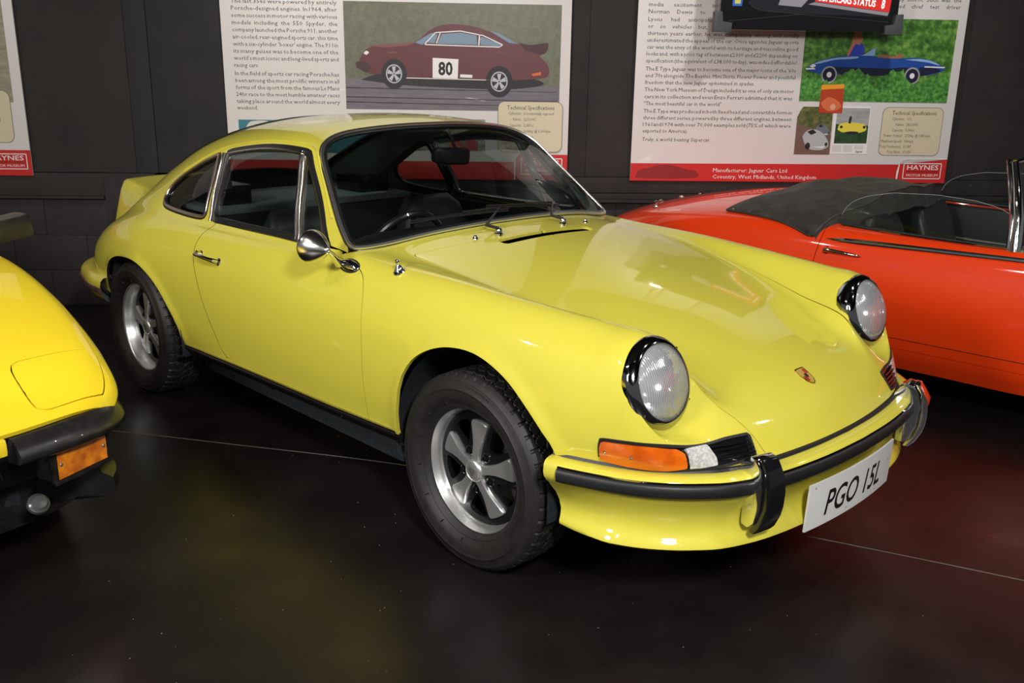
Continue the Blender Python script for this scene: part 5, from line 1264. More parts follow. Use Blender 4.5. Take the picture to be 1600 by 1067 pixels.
# black bumper wrapping the nose corner
fb_l = np.array([p[:2] for p in last[:-1]]); nosep = np.array([(-1.02,.868),(-.93,.868),(-.86,.858),(-.80,.838),(-.760,.800),(-.725,.735),(-.695,.64),(-.672,.52)])
nosep = resample(crv(nosep)[:, :2], .02)
BMP = mat('worn_black_plastic', (.013,.012,.012), .32, coat=.2, noise=(26,(.022,.020,.019),.45,.7))
for sg in (-1, 1):
    Pb = np.c_[nosep[:, 0], sg*nosep[:, 1], np.full(len(nosep), .455)]; T = np.gradient(Pb, axis=0); O = np.stack([-T[:,1], T[:,0], 0*T[:,0]], 1); O /= np.linalg.norm(O, axis=1)[:, None]; O *= np.sign((O*(Pb-np.array([-2,0,.455]))).sum(1))[:, None]
    pr = [(-.04,.065),(-.004,.062),(.022,.045),(.040,.022),(.043,.008),(.034,-.004),(.0,-.010),(-.05,-.012)]
    V = np.stack([Pb+o*O+np.array([0,0,z]) for o, z in pr], 1).reshape(-1, 3); m = len(pr); F = [(i*m+j, i*m+(j+1) % m, (i+1)*m+(j+1) % m, (i+1)*m+j) for i in range(len(Pb)-1) for j in range(m)]+[tuple(range(m)), tuple(range((len(Pb)-1)*m, len(Pb)*m))]
    B().add(V, F).out('corner_bumper', BMP, wedge, auto=50)
    # indicator in its box under the bumper
    a = Vector((-.795, sg*.815, .0)); d_ = Vector((.105, -sg*.17, 0)); 
    ex = Vector((.40, -sg*.916, 0)).normalized(); ez = Vector((0,0,1)); en = ex.cross(ez)*(1 if sg < 0 else -1); en = Vector((.916, sg*.40, 0)).normalized()
    c0 = Vector((-.742, sg*.716, .398)); Mi = Matrix(((ex[0],ez[0],en[0],c0[0]),(ex[1],ez[1],en[1],c0[1]),(ex[2],ez[2],en[2],c0[2]),(0,0,0,1)))
    hs = B(); hs.box((-.098,-.052,-.07), (.098,.050,.0), Mi, .008); hs.box((-.105,-.058,-.004), (.105,-.046,.016), Mi, .003); hs.box((.095,-.058,-.004), (.105,.046,.014), Mi, .003); hs.box((-.105,-.058,-.004), (-.095,.046,.014), Mi, .003)
    ho = hs.out('indicator', BMP, wedge, auto=40); ho['kind'] = 'stuff' if False else ''
    del ho['kind']
    L = B(); nr_ = 34; V = []; F = []
    for i in range(nr_*2+1):
        x = -.092+.184*i/(nr_*2); zz = .012+(.0025 if i % 2 else 0)
        V += [(x, -.044, .0), (x, -.043, zz), (x, .041, zz), (x, .042, .0)]
    for i in range(nr_*2): F += [(4*i+j, 4*i+j+1, 4*i+j+5, 4*i+j+4) for j in range(3)]
    L.add([Mi@Vector(v) for v in V], F); L.out('amber_lens', mat('amber_ribbed_lens', (.80,.26,.006), .25, coat=1, noise=(28,(.42,.08,.003),.35,.7)), ho, auto=10)
    for x in (-.080, .080):
        B().lathe([(0,.003),(.004,.0025),(.006,0)], 14, Mi@Matrix.Translation((x, 0, .0135))).out('lens_screw', SAT, ho)
    # parking lamp stub below
    B().lathe([(0,.012),(.020,.010),(.026,.002),(.030,.0),(.031,-.012)], 28, orient((-.70, sg*.575, .300), (.7,sg*.1,.7))).out('side_lamp', mat('smoked_lens', (.06,.06,.06), .3, coat=.6), wedge)
# nose panel, grille and chin spoiler
V = []; F = []
ysn = np.linspace(-.66, .66, 34)
for y in ysn:
    e = (abs(y)/.66)**3; 
    for dx, z in ((-.66-.10*e,.500),(-.675-.10*e,.44),(-.72-.10*e,.40),(-.76-.08*e,.33)): V.append((dx, y, z))
for i in range(len(ysn)-1):
    for j in range(3): F.append((i*4+j, i*4+j+1, (i+1)*4+j+1, (i+1)*4+j))
raw('nose_panel', V, F, GBLK, wedge, auto=50)
V = []; F = []; pr = [(.0,.345),(.055,.335),(.075,.290),(.080,.265),(.115,.245),(.120,.205),(.095,.180),(.0,.185)]
pth = resample(crv([(-1.10,.80),(-1.0,.79),(-.92,.75),(-.87,.68),(-.83,.56),(-.81,.40),(-.80,0)])[:, :2], .03); pth = np.vstack([pth*[1,-1], pth[::-1][1:]])
V, F, _, _ = bump_sweep(pr, pth); B().add(V, F).out('chin_spoiler', BMP, wedge, auto=50)
gm = B()
for i in range(30):
    y = -.46+.92*i/29; gm.tube([(-.655, y, .485), (-.70, y+.03, .40)], .0035, 4); gm.tube([(-.655, y, .485), (-.70, y-.03, .40)], .0035, 4)
tag(gm.out('mesh_grille', BLK, wedge), kind='stuff')
B().box((-.665,-.50,.484), (-.640,.50,.533), None, .012).out('nose_bar', ORG, wedge)
# windscreen, roof and black door mirrors
V = [(-2.30,-.62,.90),(-2.26,0,.93),(-2.30,.62,.90),(-2.92,-.48,1.10),(-2.90,0,1.13),(-2.92,.48,1.10)]; raw('windscreen', V, [(0,1,4,3),(1,2,5,4)], WSC, wedge)
V = [(-2.92,-.48,1.10),(-2.90,0,1.13),(-2.92,.48,1.10),(-3.55,-.50,1.07),(-3.55,0,1.10),(-3.55,.50,1.07),(-3.75,-.66,.93),(-3.75,.66,.93),(-2.34,-.70,.885),(-2.34,.70,.885)]
raw('roof', V, [(0,3,4,1),(1,4,5,2),(3,6,7,5,4)], ORG, wedge, auto=30)
for sg in (-1, 1): raw('side_window', [(-2.34,sg*.72,.885),(-2.92,sg*.49,1.10),(-3.55,sg*.51,1.07),(-3.75,sg*.67,.92)], [(0,1,2,3)], WIN, wedge)
B().box((-3.7,-.64,.45), (-2.4,.64,.60), None, .04).out('cabin_floor', CLO, wedge)
for sg in (-1, 1):
    mb = B(); mb.box((-.055,-.11,-.045), (.045,.10,.045), Matrix.Translation((-1.92,sg*.925,.895))@Matrix.Rotation(sg*.25, 4, 'Z')@Matrix.Rotation(.10*sg, 4, 'X'), .02); mb.out('door_mirror', BMP, wedge, auto=50)
    B().tube([(-1.95,sg*.88,.87),(-2.0,sg*.85,.84),(-2.03,sg*.83,.815)], [.014,.012,.02], 10).out('mirror_stalk', BMP, wedge)
    for x in (-1.58, -4.10): plain_wheel(wedge, (x, sg*.75, .31), sg, .31, .105)
    V = []; F = []
    for cx_ in (-1.58,):
        for i in range(21):
            a = math.radians(-10+200*i/20); V += [(cx_+.37*math.cos(a), sg*.86, max(.2,.31+.30*math.sin(a))), (cx_+.37*math.cos(a), sg*.5, max(.2,.31+.30*math.sin(a)))]
        F = [(2*i, 2*i+1, 2*i+3, 2*i+2) for i in range(20)]
    raw('wheel_housing', V, F, WELL, wedge, auto=60)
B().box((-4.5,-.60,.19), (-.95,.60,.30), None, .02).out('underbody', WELL, wedge)

# ================================================================== display panels on the wall
POFF = .085
PAP = mat('panel_print_white', (.66,.62,.60), .38, coat=.25)
PRED = mat('panel_red', (.52,.022,.020), .38, coat=.25)
CREAM = mat('panel_cream', (.60,.52,.36), .4, coat=.25)
GREY = mat('print_grey', (.085,.08,.08), .5)
PWHT = mat('print_white', (.75,.72,.70), .4)
def flat(name, col, r=.45): return mat(name, col, r)
def wm(): return Mw
class Pr:
    """a printed layer: 2D outlines in (s, z) on the wall, at a small height above the panel face"""
    def __init__(s, lay): s.h = POFF+.0006*lay; s.V = []; s.F = []
    def poly(s, P):
        n = len(s.V); s.V += [(a, -s.h, b) for a, b in P]; s.F.append(tuple(range(n, n+len(P)))); return s
    def mesh(s, V, F, s0, z0):
        n = len(s.V); s.V += [(s0+a, -s.h, z0+b) for a, b in V]; s.F += [tuple(i+n for i in f) for f in F]; return s
    def circ(s, c, r, n=24, ry=None): return s.poly([(c[0]+r*math.cos(2*PI*i/n), c[1]+(ry or r)*math.sin(2*PI*i/n)) for i in range(n)])
    def out(s, name, m, parent): return raw(name, s.V, s.F, m, parent, smooth=False)
    def outs(s, name, m, parent): return tag(s.out(name, m, parent), kind='stuff')
def rrect(a, b, c, d, r=.02, n=5, which=(1,1,1,1)):
    P = []
    for (cx, cy, a0), on in zip(((c-r,d-r,0),(a+r,d-r,90),(a+r,b+r,180),(c-r,b+r,270)), which):
        if on: P += [(cx+r*math.cos(math.radians(a0+90*i/n)), cy+r*math.sin(math.radians(a0+90*i/n))) for i in range(n+1)]
        else: P.append((cx+r*math.copysign(1, math.cos(math.radians(a0+45))), cy+r*math.copysign(1, math.sin(math.radians(a0+45)))))
    return P
def panel(s0, s1, z0, z1, label):
    b = B(); b.box((s0,-POFF,z0), (s1,-.072,z1), None, .001); o = b.out('display_panel', PAP); o.matrix_world = Mw
    return tag(o, label, 'display panel')
def lines(par, s0, s1, data, size, m=GREY, lay=2):
    p = Pr(lay)
    for z, txt, full in data:
        V, F = text_mesh(txt, size, None, 0, 1)
        wd = V[:, 0].max(); tgt = s1-s0 if full is True else (full if full else None)
        if full is True:     # justified: the gaps between the words take up the slack
            words = txt.split(' '); ms = [text_mesh(w_, size, None, 0, 1) for w_ in words]; ws = [m_[0][:, 0].max() for m_ in ms]
            k = min(1.16, (tgt-.0085*(len(words)-1))/sum(ws)); gap = (tgt-sum(ws)*k)/max(1, len(words)-1); x = s0
            for (v, f), w_ in zip(ms, ws):
                v = v*[k, 1]; p.mesh(v, f, x, z); x += w_*k+gap
        else:
            k = .95 if not tgt else tgt/wd; p.mesh(V*[k, 1], F, s0, z)
    return tag(p.out('body_text', m, par), kind='stuff')
def logo(par, s0, z0, s1, z1):
    """museum name plate: white frame with three lines of capitals; (s0,z0)-(s1,z1) is the outer edge of the frame"""
    w_, h_ = s1-s0, z1-z0; p = Pr(3); t = .0055
    for a in ((s0,z0,s1,z0+t),(s0,z1-t,s1,z1),(s0,z0,s0+t,z1),(s1-t,z0,s1,z1)): p.poly([(a[0],a[1]),(a[2],a[1]),(a[2],a[3]),(a[0],a[3])])
    V, F = text_mesh('HAYNES', .062, w_*.82, 0, 2, bold=.0006); V[:, 1] *= (h_*.30)/V[:, 1].max(); p.mesh(V, F, s0+w_*.10, z0+h_*.58)
    V, F = text_mesh('MOTOR MUSEUM', .03, w_*.82, 0, 2); V[:, 1] *= (h_*.15)/V[:, 1].max(); p.mesh(V, F, s0+w_*.10, z0+h_*.16)
    lg = p.out('museum_name', PWHT, par)
    p = Pr(3); V, F = text_mesh('INTERNATIONAL', .03, w_*.82, 0, 2); V[:, 1] *= (h_*.10)/V[:, 1].max(); p.mesh(V, F, s0+w_*.10, z0+h_*.41); p.out('museum_name_middle', INK, lg)
def noise_mat(name, cols, scale, detail=8, stretch=(1,1,1), rough=.4):
    m = bpy.data.materials.new(name); m.use_nodes = True; nt = m.node_tree; b = nt.nodes['Principled BSDF']; b.inputs['Roughness'].default_value = rough; b.inputs['Coat Weight'].default_value = .25
    tc = nt.nodes.new('ShaderNodeTexCoord'); mp = nt.nodes.new('ShaderNodeMapping'); mp.inputs['Scale'].default_value = stretch; n = nt.nodes.new('ShaderNodeTexNoise'); n.inputs['Scale'].default_value = scale; n.inputs['Detail'].default_value = detail; n.inputs['Roughness'].default_value = .65
    r = nt.nodes.new('ShaderNodeValToRGB'); e = r.color_ramp.elements
    while len(e) < len(cols): e.new(.5)
    for i, (pos, c) in enumerate(cols): e[i].position = pos; e[i].color = (*c, 1)
    nt.links.new(tc.outputs['Object'], mp.inputs[0]); nt.links.new(mp.outputs[0], n.inputs['Vector']); nt.links.new(n.outputs['Fac'], r.inputs[0]); nt.links.new(r.outputs[0], b.inputs['Base Color']); return m
FOL = noise_mat('printed_foliage', [(.30,(.012,.05,.008)),(.48,(.05,.16,.02)),(.60,(.13,.30,.045)),(.72,(.28,.42,.10))], 26)
GRS = noise_mat('printed_grass_bank', [(.25,(.075,.075,.042)),(.5,(.11,.11,.062)),(.75,(.16,.155,.10))], 30)
TAR = noise_mat('printed_tarmac', [(.3,(.105,.085,.105)),(.5,(.13,.11,.13)),(.7,(.17,.14,.16))], 9, stretch=(1,1,8))
TAB = panel
# ---- panel one (left edge)
p1 = panel(-2.15, -.038, .828, 3.05, 'white display panel with sandy photograph, leftmost on the wall behind the wedge car')
Pr(1).poly([(-2.05,1.267),(-.099,1.267),(-.099,1.95),(-2.05,1.95)]).out('photograph', noise_mat('printed_sand', [(.3,(.20,.17,.11)),(.5,(.27,.235,.16)),(.7,(.34,.30,.21))], 12, stretch=(1,1,3)), p1)
bk = Pr(2)
for r in range(4):
    for c in range(9):
        s = -.70+.0755*c+(.035 if r % 2 else 0); bk.poly([(s,1.665+.05*r),(min(s+.068,-.15),1.665+.05*r),(min(s+.068,-.15),1.705+.05*r),(s,1.705+.05*r)]) if s < -.16 else None
tag(bk.out('printed_brickwork', flat('printed_brick', (.38,.24,.08)), p1), kind='stuff')
Pr(2).poly(rrect(-.52,1.026,-.118,1.338,.045)).out('box_outline', flat('box_edge', (.12,.11,.09)), p1); Pr(3).poly(rrect(-.517,1.029,-.121,1.335,.043)).out('specification_box', CREAM, p1)
lines(p1, -.39, -.20, [(1.295,'Technical Specifications',.205),(1.155,'Cylinders:  Rear mounted',.20)], .03, INK, 4)
Pr(1).poly([(-2.15,.828),(-.038,.828),(-.038,.983),(-.36,.983),(-.40,.94),(-2.15,.94)]).out('red_band', PRED, p1); logo(p1, -.315, .866, -.061, .962)
# ---- panel two (behind the coupe)
p2 = panel(1.167, 3.28, .828, 3.05, 'white display panel with a photograph of a maroon racing car numbered 80, behind the coupe')
lines(p2, 1.233, 1.860, [(1.862,'The last 356s were powered by entirely',True),(1.822,'Porsche-designed engines. In 1964, after',True),(1.781,'some success in motor racing with various',True),(1.740,'models including the 550 Spyder, the',True),(1.699,'company launched the Porsche 911, another',True),(1.658,'air-cooled, rear-engined sports car, this time',True),(1.617,"with a six-cylinder 'boxer' engine. The 911 in",True),(1.576,'its many guises was to become one of the',True),(1.535,"world's most iconic and long-lived sports and",True),(1.494,'racing cars.',None),
 (1.446,'In the field of sports car racing Porsche has',True),(1.405,'been among the most prolific winners in all',True),(1.364,'forms of the sport from the famous Le Mans',True),(1.323,'24hr race to the most humble amateur races',True),(1.282,'taking place around the world almost every',True),(1.243,'weekend.',None)], .0345)
ph = Pr(1).poly([(1.898,1.254),(3.217,1.254),(3.219,1.884),(1.898,1.884)]).out('photograph', GRS, p2)
Pr(2).poly([(1.898,1.254),(3.217,1.254),(3.217,1.405),(2.9,1.400),(2.3,1.418),(1.898,1.440)]).out('photograph_track', TAR, ph)
q = Pr(2)
for a, b_, c, d in ((1.9,1.385,3.2,1.372),(1.9,1.330,3.2,1.318),(1.9,1.300,3.1,1.285)): q.poly([(a,b_),(c,d),(c,d-.004),(a,b_-.006)])
q.h += .0003; tag(q.out('track_marks', flat('track_mark', (.05,.045,.055)), ph), kind='stuff')
MAR = flat('printed_maroon', (.105,.016,.022), .4); MARL = flat('printed_maroon_light', (.20,.05,.055), .4); SKYB = flat('printed_window_blue', (.16,.24,.32), .4); DKP = flat('printed_dark', (.018,.014,.018), .5)
def spl(P, n=6): return [tuple(v[:2]) for v in crv(P, n)]
sh_ = Pr(3).poly(spl([(1.99,1.43),(2.2,1.405),(2.6,1.388),(2.95,1.388),(3.12,1.42),(3.05,1.45),(2.1,1.47)])).out('printed_shadow', DKP, ph)
body = spl([(1.985,1.50),(1.985,1.535),(2.005,1.580),(2.04,1.615),(2.10,1.632),(2.20,1.642),(2.30,1.648),(2.345,1.668),(2.42,1.728),(2.50,1.758),(2.60,1.762),(2.70,1.748),(2.80,1.715),(2.90,1.675),(2.98,1.645),(3.06,1.635),(3.12,1.652),(3.135,1.635),(3.11,1.600),(3.09,1.585),(3.135,1.540),(3.15,1.50),(3.14,1.465),(3.02,1.445),(2.9,1.44),(2.35,1.445),(2.05,1.465)], 5)
# wheels come after the body so they sit over it
cb2 = Pr(4).poly(body).out('printed_racing_car', MAR, ph)
Pr(5).poly(spl([(2.05,1.628),(2.14,1.640),(2.28,1.648),(2.33,1.655),(2.30,1.640),(2.15,1.620)])).poly(spl([(2.15,1.585),(2.19,1.598),(2.24,1.585),(2.22,1.592)])).poly(spl([(2.76,1.58),(2.84,1.60),(2.92,1.585),(2.84,1.607)])).outs('printed_highlight', MARL, cb2)
Pr(5).poly([(2.325,1.652),(2.42,1.708),(2.455,1.712),(2.40,1.662),(2.37,1.640)]).poly([(2.46,1.648),(2.49,1.705),(2.60,1.715),(2.70,1.700),(2.705,1.645)]).poly(spl([(2.725,1.645),(2.725,1.690),(2.78,1.675),(2.85,1.648),(2.83,1.638)])).poly([(2.78,1.728),(2.84,1.712),(2.95,1.655),(2.90,1.660)]).poly([(2.392,1.655),(2.43,1.700),(2.465,1.704),(2.445,1.650)]).outs('printed_windows', SKYB, cb2)
q = Pr(6); wl_ = [(2.385,1.645),(2.45,1.712),(2.60,1.724),(2.74,1.70),(2.86,1.648),(2.84,1.634),(2.385,1.642)]
for a, b_ in zip(wl_[:-1], wl_[1:]):
    dx, dy = b_[0]-a[0], b_[1]-a[1]; L_ = math.hypot(dx, dy); nx, ny_ = -dy/L_*.003, dx/L_*.003; q.poly([(a[0]+nx,a[1]+ny_),(b_[0]+nx,b_[1]+ny_),(b_[0]-nx,b_[1]-ny_),(a[0]-nx,a[1]-ny_)])
q.poly([(2.452,1.65),(2.478,1.715),(2.484,1.715),(2.459,1.65)]).poly([(2.71,1.643),(2.715,1.706),(2.722,1.706),(2.718,1.643)]).poly([(2.25,1.447),(2.80,1.440),(2.80,1.436),(2.25,1.442)])
q.poly(spl([(2.012,1.585),(2.03,1.60),(2.045,1.59),(2.03,1.575)])).poly([(2.60,1.49-.02),(2.675,1.488-.02),(2.675,1.45),(2.60,1.452)])
tag(q.out('printed_bright_trim', PWHT, cb2), kind='stuff')
Pr(6).poly([(3.04,1.478),(3.10,1.492),(3.10,1.472),(3.05,1.466)]).out('printed_lamp', flat('printed_orange', (.6,.12,.03)), cb2)
Pr(5).poly(spl([(1.97,1.50),(1.965,1.53),(2.02,1.535),(2.06,1.50),(2.03,1.47)])).poly(spl([(2.96,1.66),(3.03,1.65),(3.12,1.662),(3.14,1.66),(3.12,1.60),(3.0,1.615)])).outs('printed_spoiler', flat('printed_maroon_dark', (.05,.012,.016)), cb2)
for cx, cz, r in ((2.195,1.467,.088),(2.841,1.430,.094)):
    t_ = Pr(6).circ((cx, cz), r*.88, 32, r).out('printed_tyre', DKP, cb2)
    Pr(7).circ((cx, cz), r*.56, 28, r*.64).out('printed_rim', flat('printed_silver', (.45,.45,.47)), t_)
    Pr(8).circ((cx, cz), r*.48, 28, r*.56).out('printed_rim_inside', DKP, t_)
    q = Pr(9)
    for k in range(5):
        a = 2*PI*k/5+PI/2; c_, s__ = math.cos(a), math.sin(a); rr2 = r*.5
        q.poly([(cx+x_*c_*.9-y_*s__*.9, cz+x_*s__+y_*c_) for x_, y_ in ((.1*rr2,-.10*rr2),(rr2,-.30*rr2),(rr2,.30*rr2),(.1*rr2,.10*rr2))])
    q.out('printed_spokes', flat('printed_silver', (.45,.45,.47)), t_)
Pr(7).poly([(2.432,1.565),(2.590,1.559),(2.585,1.444),(2.431,1.447)]).out('race_number_panel', PWHT, cb2)
V, F = text_mesh('80', .1, .088, 0, 2, bold=.003); V[:, 1] *= .078/V[:, 1].max(); q = Pr(8); q.mesh(V, F, 2.466, 1.466); q.out('race_number', INK, cb2)
Pr(10).poly(rrect(2.835,1.003,3.242,1.313,.04)).out('box_outline', flat('box_edge', (.12,.11,.09)), p2); Pr(11).poly(rrect(2.838,1.006,3.239,1.310,.038)).out('specification_box', CREAM, p2)
lines(p2, 2.893, 3.188, [(1.264,'Technical Specifications',.295)], .036, INK, 12)
sp2 = [(1.232,'Cylinders:','6 horizontally opposed'),(1.196,'Valves:','12/SOHC'),(1.160,'Capacity:','2,687cc'),(1.124,'Power Output:','210bhp @ 6,300rpm'),(1.088,'Maximum Speed:','150mph'),(1.052,'Total Production:','1,580'),(1.018,'Price New:','£5,825')]
def spec(par, rows_, c, w1, lay):
    p = Pr(lay)
    for z, a, b_ in rows_:
        V, F = text_mesh(a, .026, None, 0, 1); V[:, 0] *= .78; p.mesh(V-[V[:, 0].max(), 0], F, c-.008, z); V, F = text_mesh(b_, .026, None, 0, 1); V[:, 0] *= .78; p.mesh(V, F, c+.008, z)
    tag(p.out('specification_text', GREY, par), kind='stuff')
spec(p2, sp2, 2.99, .2, 12)
Pr(1).poly([(1.235,.985),(2.18,.985),(2.18,1.182),(1.235,1.182)]).out('small_photograph', flat('printed_teal', (.02,.15,.20)), p2)
Pr(2).poly(spl([(1.27,1.12),(1.30,1.165),(1.34,1.176),(1.42,1.172),(1.46,1.14),(1.50,1.11),(1.70,1.10),(1.74,1.06),(1.28,1.06)])).out('small_photograph_car', flat('printed_cream', (.55,.53,.48)), p2)
Pr(1).poly([(2.20,1.004),(2.757,1.004),(2.757,1.20),(2.20,1.20)]).out('small_photograph', noise_mat('printed_crowd', [(.35,(.05,.06,.05)),(.5,(.18,.17,.14)),(.65,(.35,.33,.28))], 40), p2)
q = Pr(2)
for a in (2.53,2.63): q.poly(spl([(a,1.01),(a,1.05),(a+.02,1.075),(a+.06,1.075),(a+.08,1.05),(a+.08,1.01)]))
q.outs('small_photograph_cars', flat('printed_red_car', (.35,.03,.03)), p2)
Pr(1).poly([(1.167,.828),(3.28,.828),(3.28,.988)]+rrect(2.95,.828,3.28,.988,.03)[6:12]+[(2.95,.94),(1.167,.94)]).out('red_band', PRED, p2)
Pr(2).poly([(2.942,.828),(2.950,.828),(2.950,.96),(2.97,.985),(2.965,.99),(2.942,.965)]).out('band_divider', PWHT, p2)
logo(p2, 2.985, .862, 3.248, .965)
lines(p2, 1.75, 2.2, [(.893,'Manufacturer: Porsche AG',.455),(.851,'Stuttgart, Germany',.33)], .036, PWHT, 3)
# ---- panel three (right)
p3 = panel(3.688, 5.765, .830, 3.05, 'white display panel with a blue open car in green bracken, behind the red roadster')
L3 = [(1.935,'launched in Geneva the car took the world',True),(1.889,'media excitement and clamour that followed',True),(1.848,'Norman Dewis to drive through the night so',True),(1.803,'Lyons had anticipated selling only a thousand',True),(1.762,'or so vehicles but, as with the sports cars of',True),(1.721,'thirteen years earlier, he was completely wrong and totally',True),(1.681,'underestimated the appeal of the car. Once again his Jaguar sports',True),(1.640,'car was the envy of the world with its heritage and masculine good',True),(1.600,'looks and, with a price tag of between £2100 and £2200 depending on',True),(1.559,'specification (the equivalent of £38,000 today), was indeed affordable!',True),
 (1.511,"The E Type Jaguar was to become one of the major icons of the '60s",True),(1.470,"and '70s alongside The Beatles, Mini Skirts, Flower Power and youthful",True),(1.429,'freedom that the new Jaguar epitomised in spades.',.695),(1.386,'The New York Museum of Design included it as one of only six motor',True),(1.343,'cars in its collection and even Enzo Ferrari admitted that it was:',True),(1.301,'"The most beautiful car in the world".',.50),(1.255,'The E Type was produced in both fixed head and convertible form in',True),(1.214,'three different series, powered by three different engines, between',True),(1.173,'1961 and 1974 with over 70,000 examples sold (75% of which were',True),(1.133,'exported to America).',.29),(1.080,'Truly, a world beating Supercar.',.44)]
lines(p3, 3.753, 4.706, L3, .0335)
lines(p3, 5.20, 5.713, [(1.946,'to go by storm. Such was the',True),(1.906,'instructed chief test driver',True)], .0335)
ph3 = Pr(1).poly([(4.744,1.340),(5.706,1.340),(5.712,1.842),(4.744,1.842)]).out('photograph', FOL, p3)
BLU = flat('printed_blue', (.016,.065,.30), .35); BLD = flat('printed_blue_dark', (.012,.014,.04), .4); BLL = flat('printed_blue_light', (.25,.40,.62), .35)
cb3 = Pr(2).poly(spl([(4.775,1.530),(4.79,1.555),(4.85,1.585),(4.95,1.610),(5.08,1.622),(5.20,1.618),(5.32,1.605),(5.45,1.612),(5.55,1.602),(5.63,1.572),(5.665,1.545),(5.60,1.515),(5.45,1.500),(5.10,1.505),(4.85,1.505)])).out('printed_open_car', BLU, ph3)
Pr(3).poly(spl([(4.80,1.560),(4.86,1.585),(4.97,1.606),(5.10,1.612),(5.09,1.604),(4.95,1.592),(4.86,1.57)])).poly(spl([(5.40,1.600),(5.50,1.605),(5.58,1.592),(5.63,1.568),(5.55,1.585)])).poly([(5.10,1.620),(5.13,1.625),(5.19,1.665),(5.205,1.668),(5.20,1.62)]).outs('printed_reflection', BLL, cb3)
Pr(3).poly(spl([(4.92,1.55),(5.1,1.548),(5.3,1.545),(5.42,1.55),(5.45,1.52),(5.30,1.502),(5.0,1.50)])).poly(spl([(5.50,1.555),(5.60,1.550),(5.64,1.535),(5.55,1.51),(5.48,1.50)])).outs('printed_shade', BLD, cb3)
Pr(4).poly([(4.765,1.540),(4.82,1.542),(4.83,1.534),(4.77,1.530)]).poly([(5.53,1.562),(5.665,1.560),(5.66,1.552),(5.53,1.555)]).poly(spl([(4.79,1.55),(4.81,1.565),(4.83,1.555),(4.81,1.542)])).outs('printed_chrome', PWHT, cb3)
Pr(4).poly(spl([(5.215,1.612),(5.24,1.628),(5.33,1.620),(5.35,1.632),(5.375,1.635),(5.38,1.612),(5.30,1.605)])).out('printed_seat', flat('printed_tan', (.30,.12,.07)), cb3)
for cx in (4.92, 5.457):
    t_ = Pr(4).circ((cx, 1.502), .050, 28, .052).out('printed_wheel', flat('printed_wheel_grey', (.34,.33,.31)), cb3); Pr(5).circ((cx, 1.502), .041, 28, .043).out('printed_wheel_dark', BLD, t_); Pr(6).circ((cx, 1.502), .016, 20, .017).out('printed_hub', PWHT, t_)
FOL2 = noise_mat('printed_bracken', [(.30,(.012,.06,.01)),(.48,(.05,.20,.03)),(.62,(.12,.36,.06)),(.75,(.24,.48,.12))], 42)
q = Pr(7); rr = random.Random(3); top = []
for i in range(60):
    s = 4.744+.962*i/59; base_z = 1.472+.030*math.sin(i*.37)+(.035 if .25 < i/59 < .68 else 0); top.append((s, base_z+rr.uniform(-.012,.016)))
q.poly([(4.744,1.340)]+[(5.706,1.340)]+top[::-1]); q.out('printed_ferns', FOL2, ph3)
pg = Pr(5).poly(spl([(5.035,1.618),(5.05,1.66),(5.07,1.69),(5.115,1.69),(5.13,1.65),(5.12,1.622)])).out('printed_blue_dress', flat('printed_dress', (.03,.05,.42)), ph3)
Pr(6).poly(spl([(5.05,1.735),(5.065,1.748),(5.10,1.745),(5.11,1.72),(5.095,1.685),(5.07,1.688),(5.055,1.66),(5.03,1.615),(5.02,1.62),(5.04,1.68),(5.048,1.71)])).out('printed_figure_back', flat('printed_skin', (.42,.16,.09)), pg); Pr(7).poly(spl([(5.05,1.745),(5.06,1.765),(5.085,1.768),(5.10,1.75),(5.115,1.71),(5.095,1.73),(5.075,1.725),(5.055,1.715)])).out('printed_hair', flat('printed_hair', (.36,.18,.07)), pg)
a_ = Pr(8).poly([(4.876,1.267),(5.030,1.267),(5.025,1.446),(4.879,1.440)]).out('small_photograph', flat('printed_red_sky', (.42,.045,.012)), p3); Pr(9).poly([(4.879,1.410),(5.025,1.420),(5.025,1.446),(4.879,1.440)]).out('small_photograph_sky', flat('printed_amber_sky', (.75,.30,.02)), a_)
Pr(9).poly(spl([(4.885,1.33),(4.93,1.365),(4.99,1.345),(5.02,1.31),(4.99,1.285),(4.94,1.28),(4.90,1.30)])).out('small_photograph_car', flat('printed_red_glow', (.62,.14,.05)), a_); Pr(10).circ((4.965,1.305), .018).out('small_photograph_lamp', flat('printed_lamp_glow', (.7,.35,.2)), a_)
a_ = Pr(4).poly([(4.743,1.007),(4.976,1.007),(4.971,1.305),(4.775,1.305),(4.760,1.28),(4.743,1.24)]).out('small_photograph', noise_mat('printed_trees', [(.3,(.03,.045,.012)),(.5,(.09,.10,.03)),(.7,(.20,.17,.05))], 30), p3)
Pr(5).poly([(4.743,1.007),(4.976,1.007),(4.973,1.13),(4.85,1.165),(4.743,1.20)]).out('small_photograph_road', flat('printed_road', (.16,.09,.07)), a_)
def pcar(lay, cx, cz, k, m, par):
    c = Pr(lay).poly([(cx+x*k, cz+z*k) for x, z in spl([(-.075,.03),(-.05,.065),(0,.075),(.05,.055),(.09,.01),(.10,-.03),(.05,-.055),(-.03,-.045),(-.06,-.01)])]).out('printed_open_car', m, par)
    Pr(lay+1).poly([(cx+x*k, cz+z*k) for x, z in ((-.045,.06),(-.01,.075),(.015,.055),(-.02,.04))]).out('printed_cockpit', DKP, c); Pr(lay+1).circ((cx-.035*k, cz-.03*k), .016*k, 16, .022*k).circ((cx+.085*k, cz-.02*k), .009*k, 16, .014*k).outs('printed_wheels', DKP, c)
    Pr(lay+1).poly([(cx+x*k, cz+z*k) for x, z in ((-.005,-.035),(.06,-.042),(.095,-.025),(.06,-.032))]).out('printed_bumper', PWHT, c)
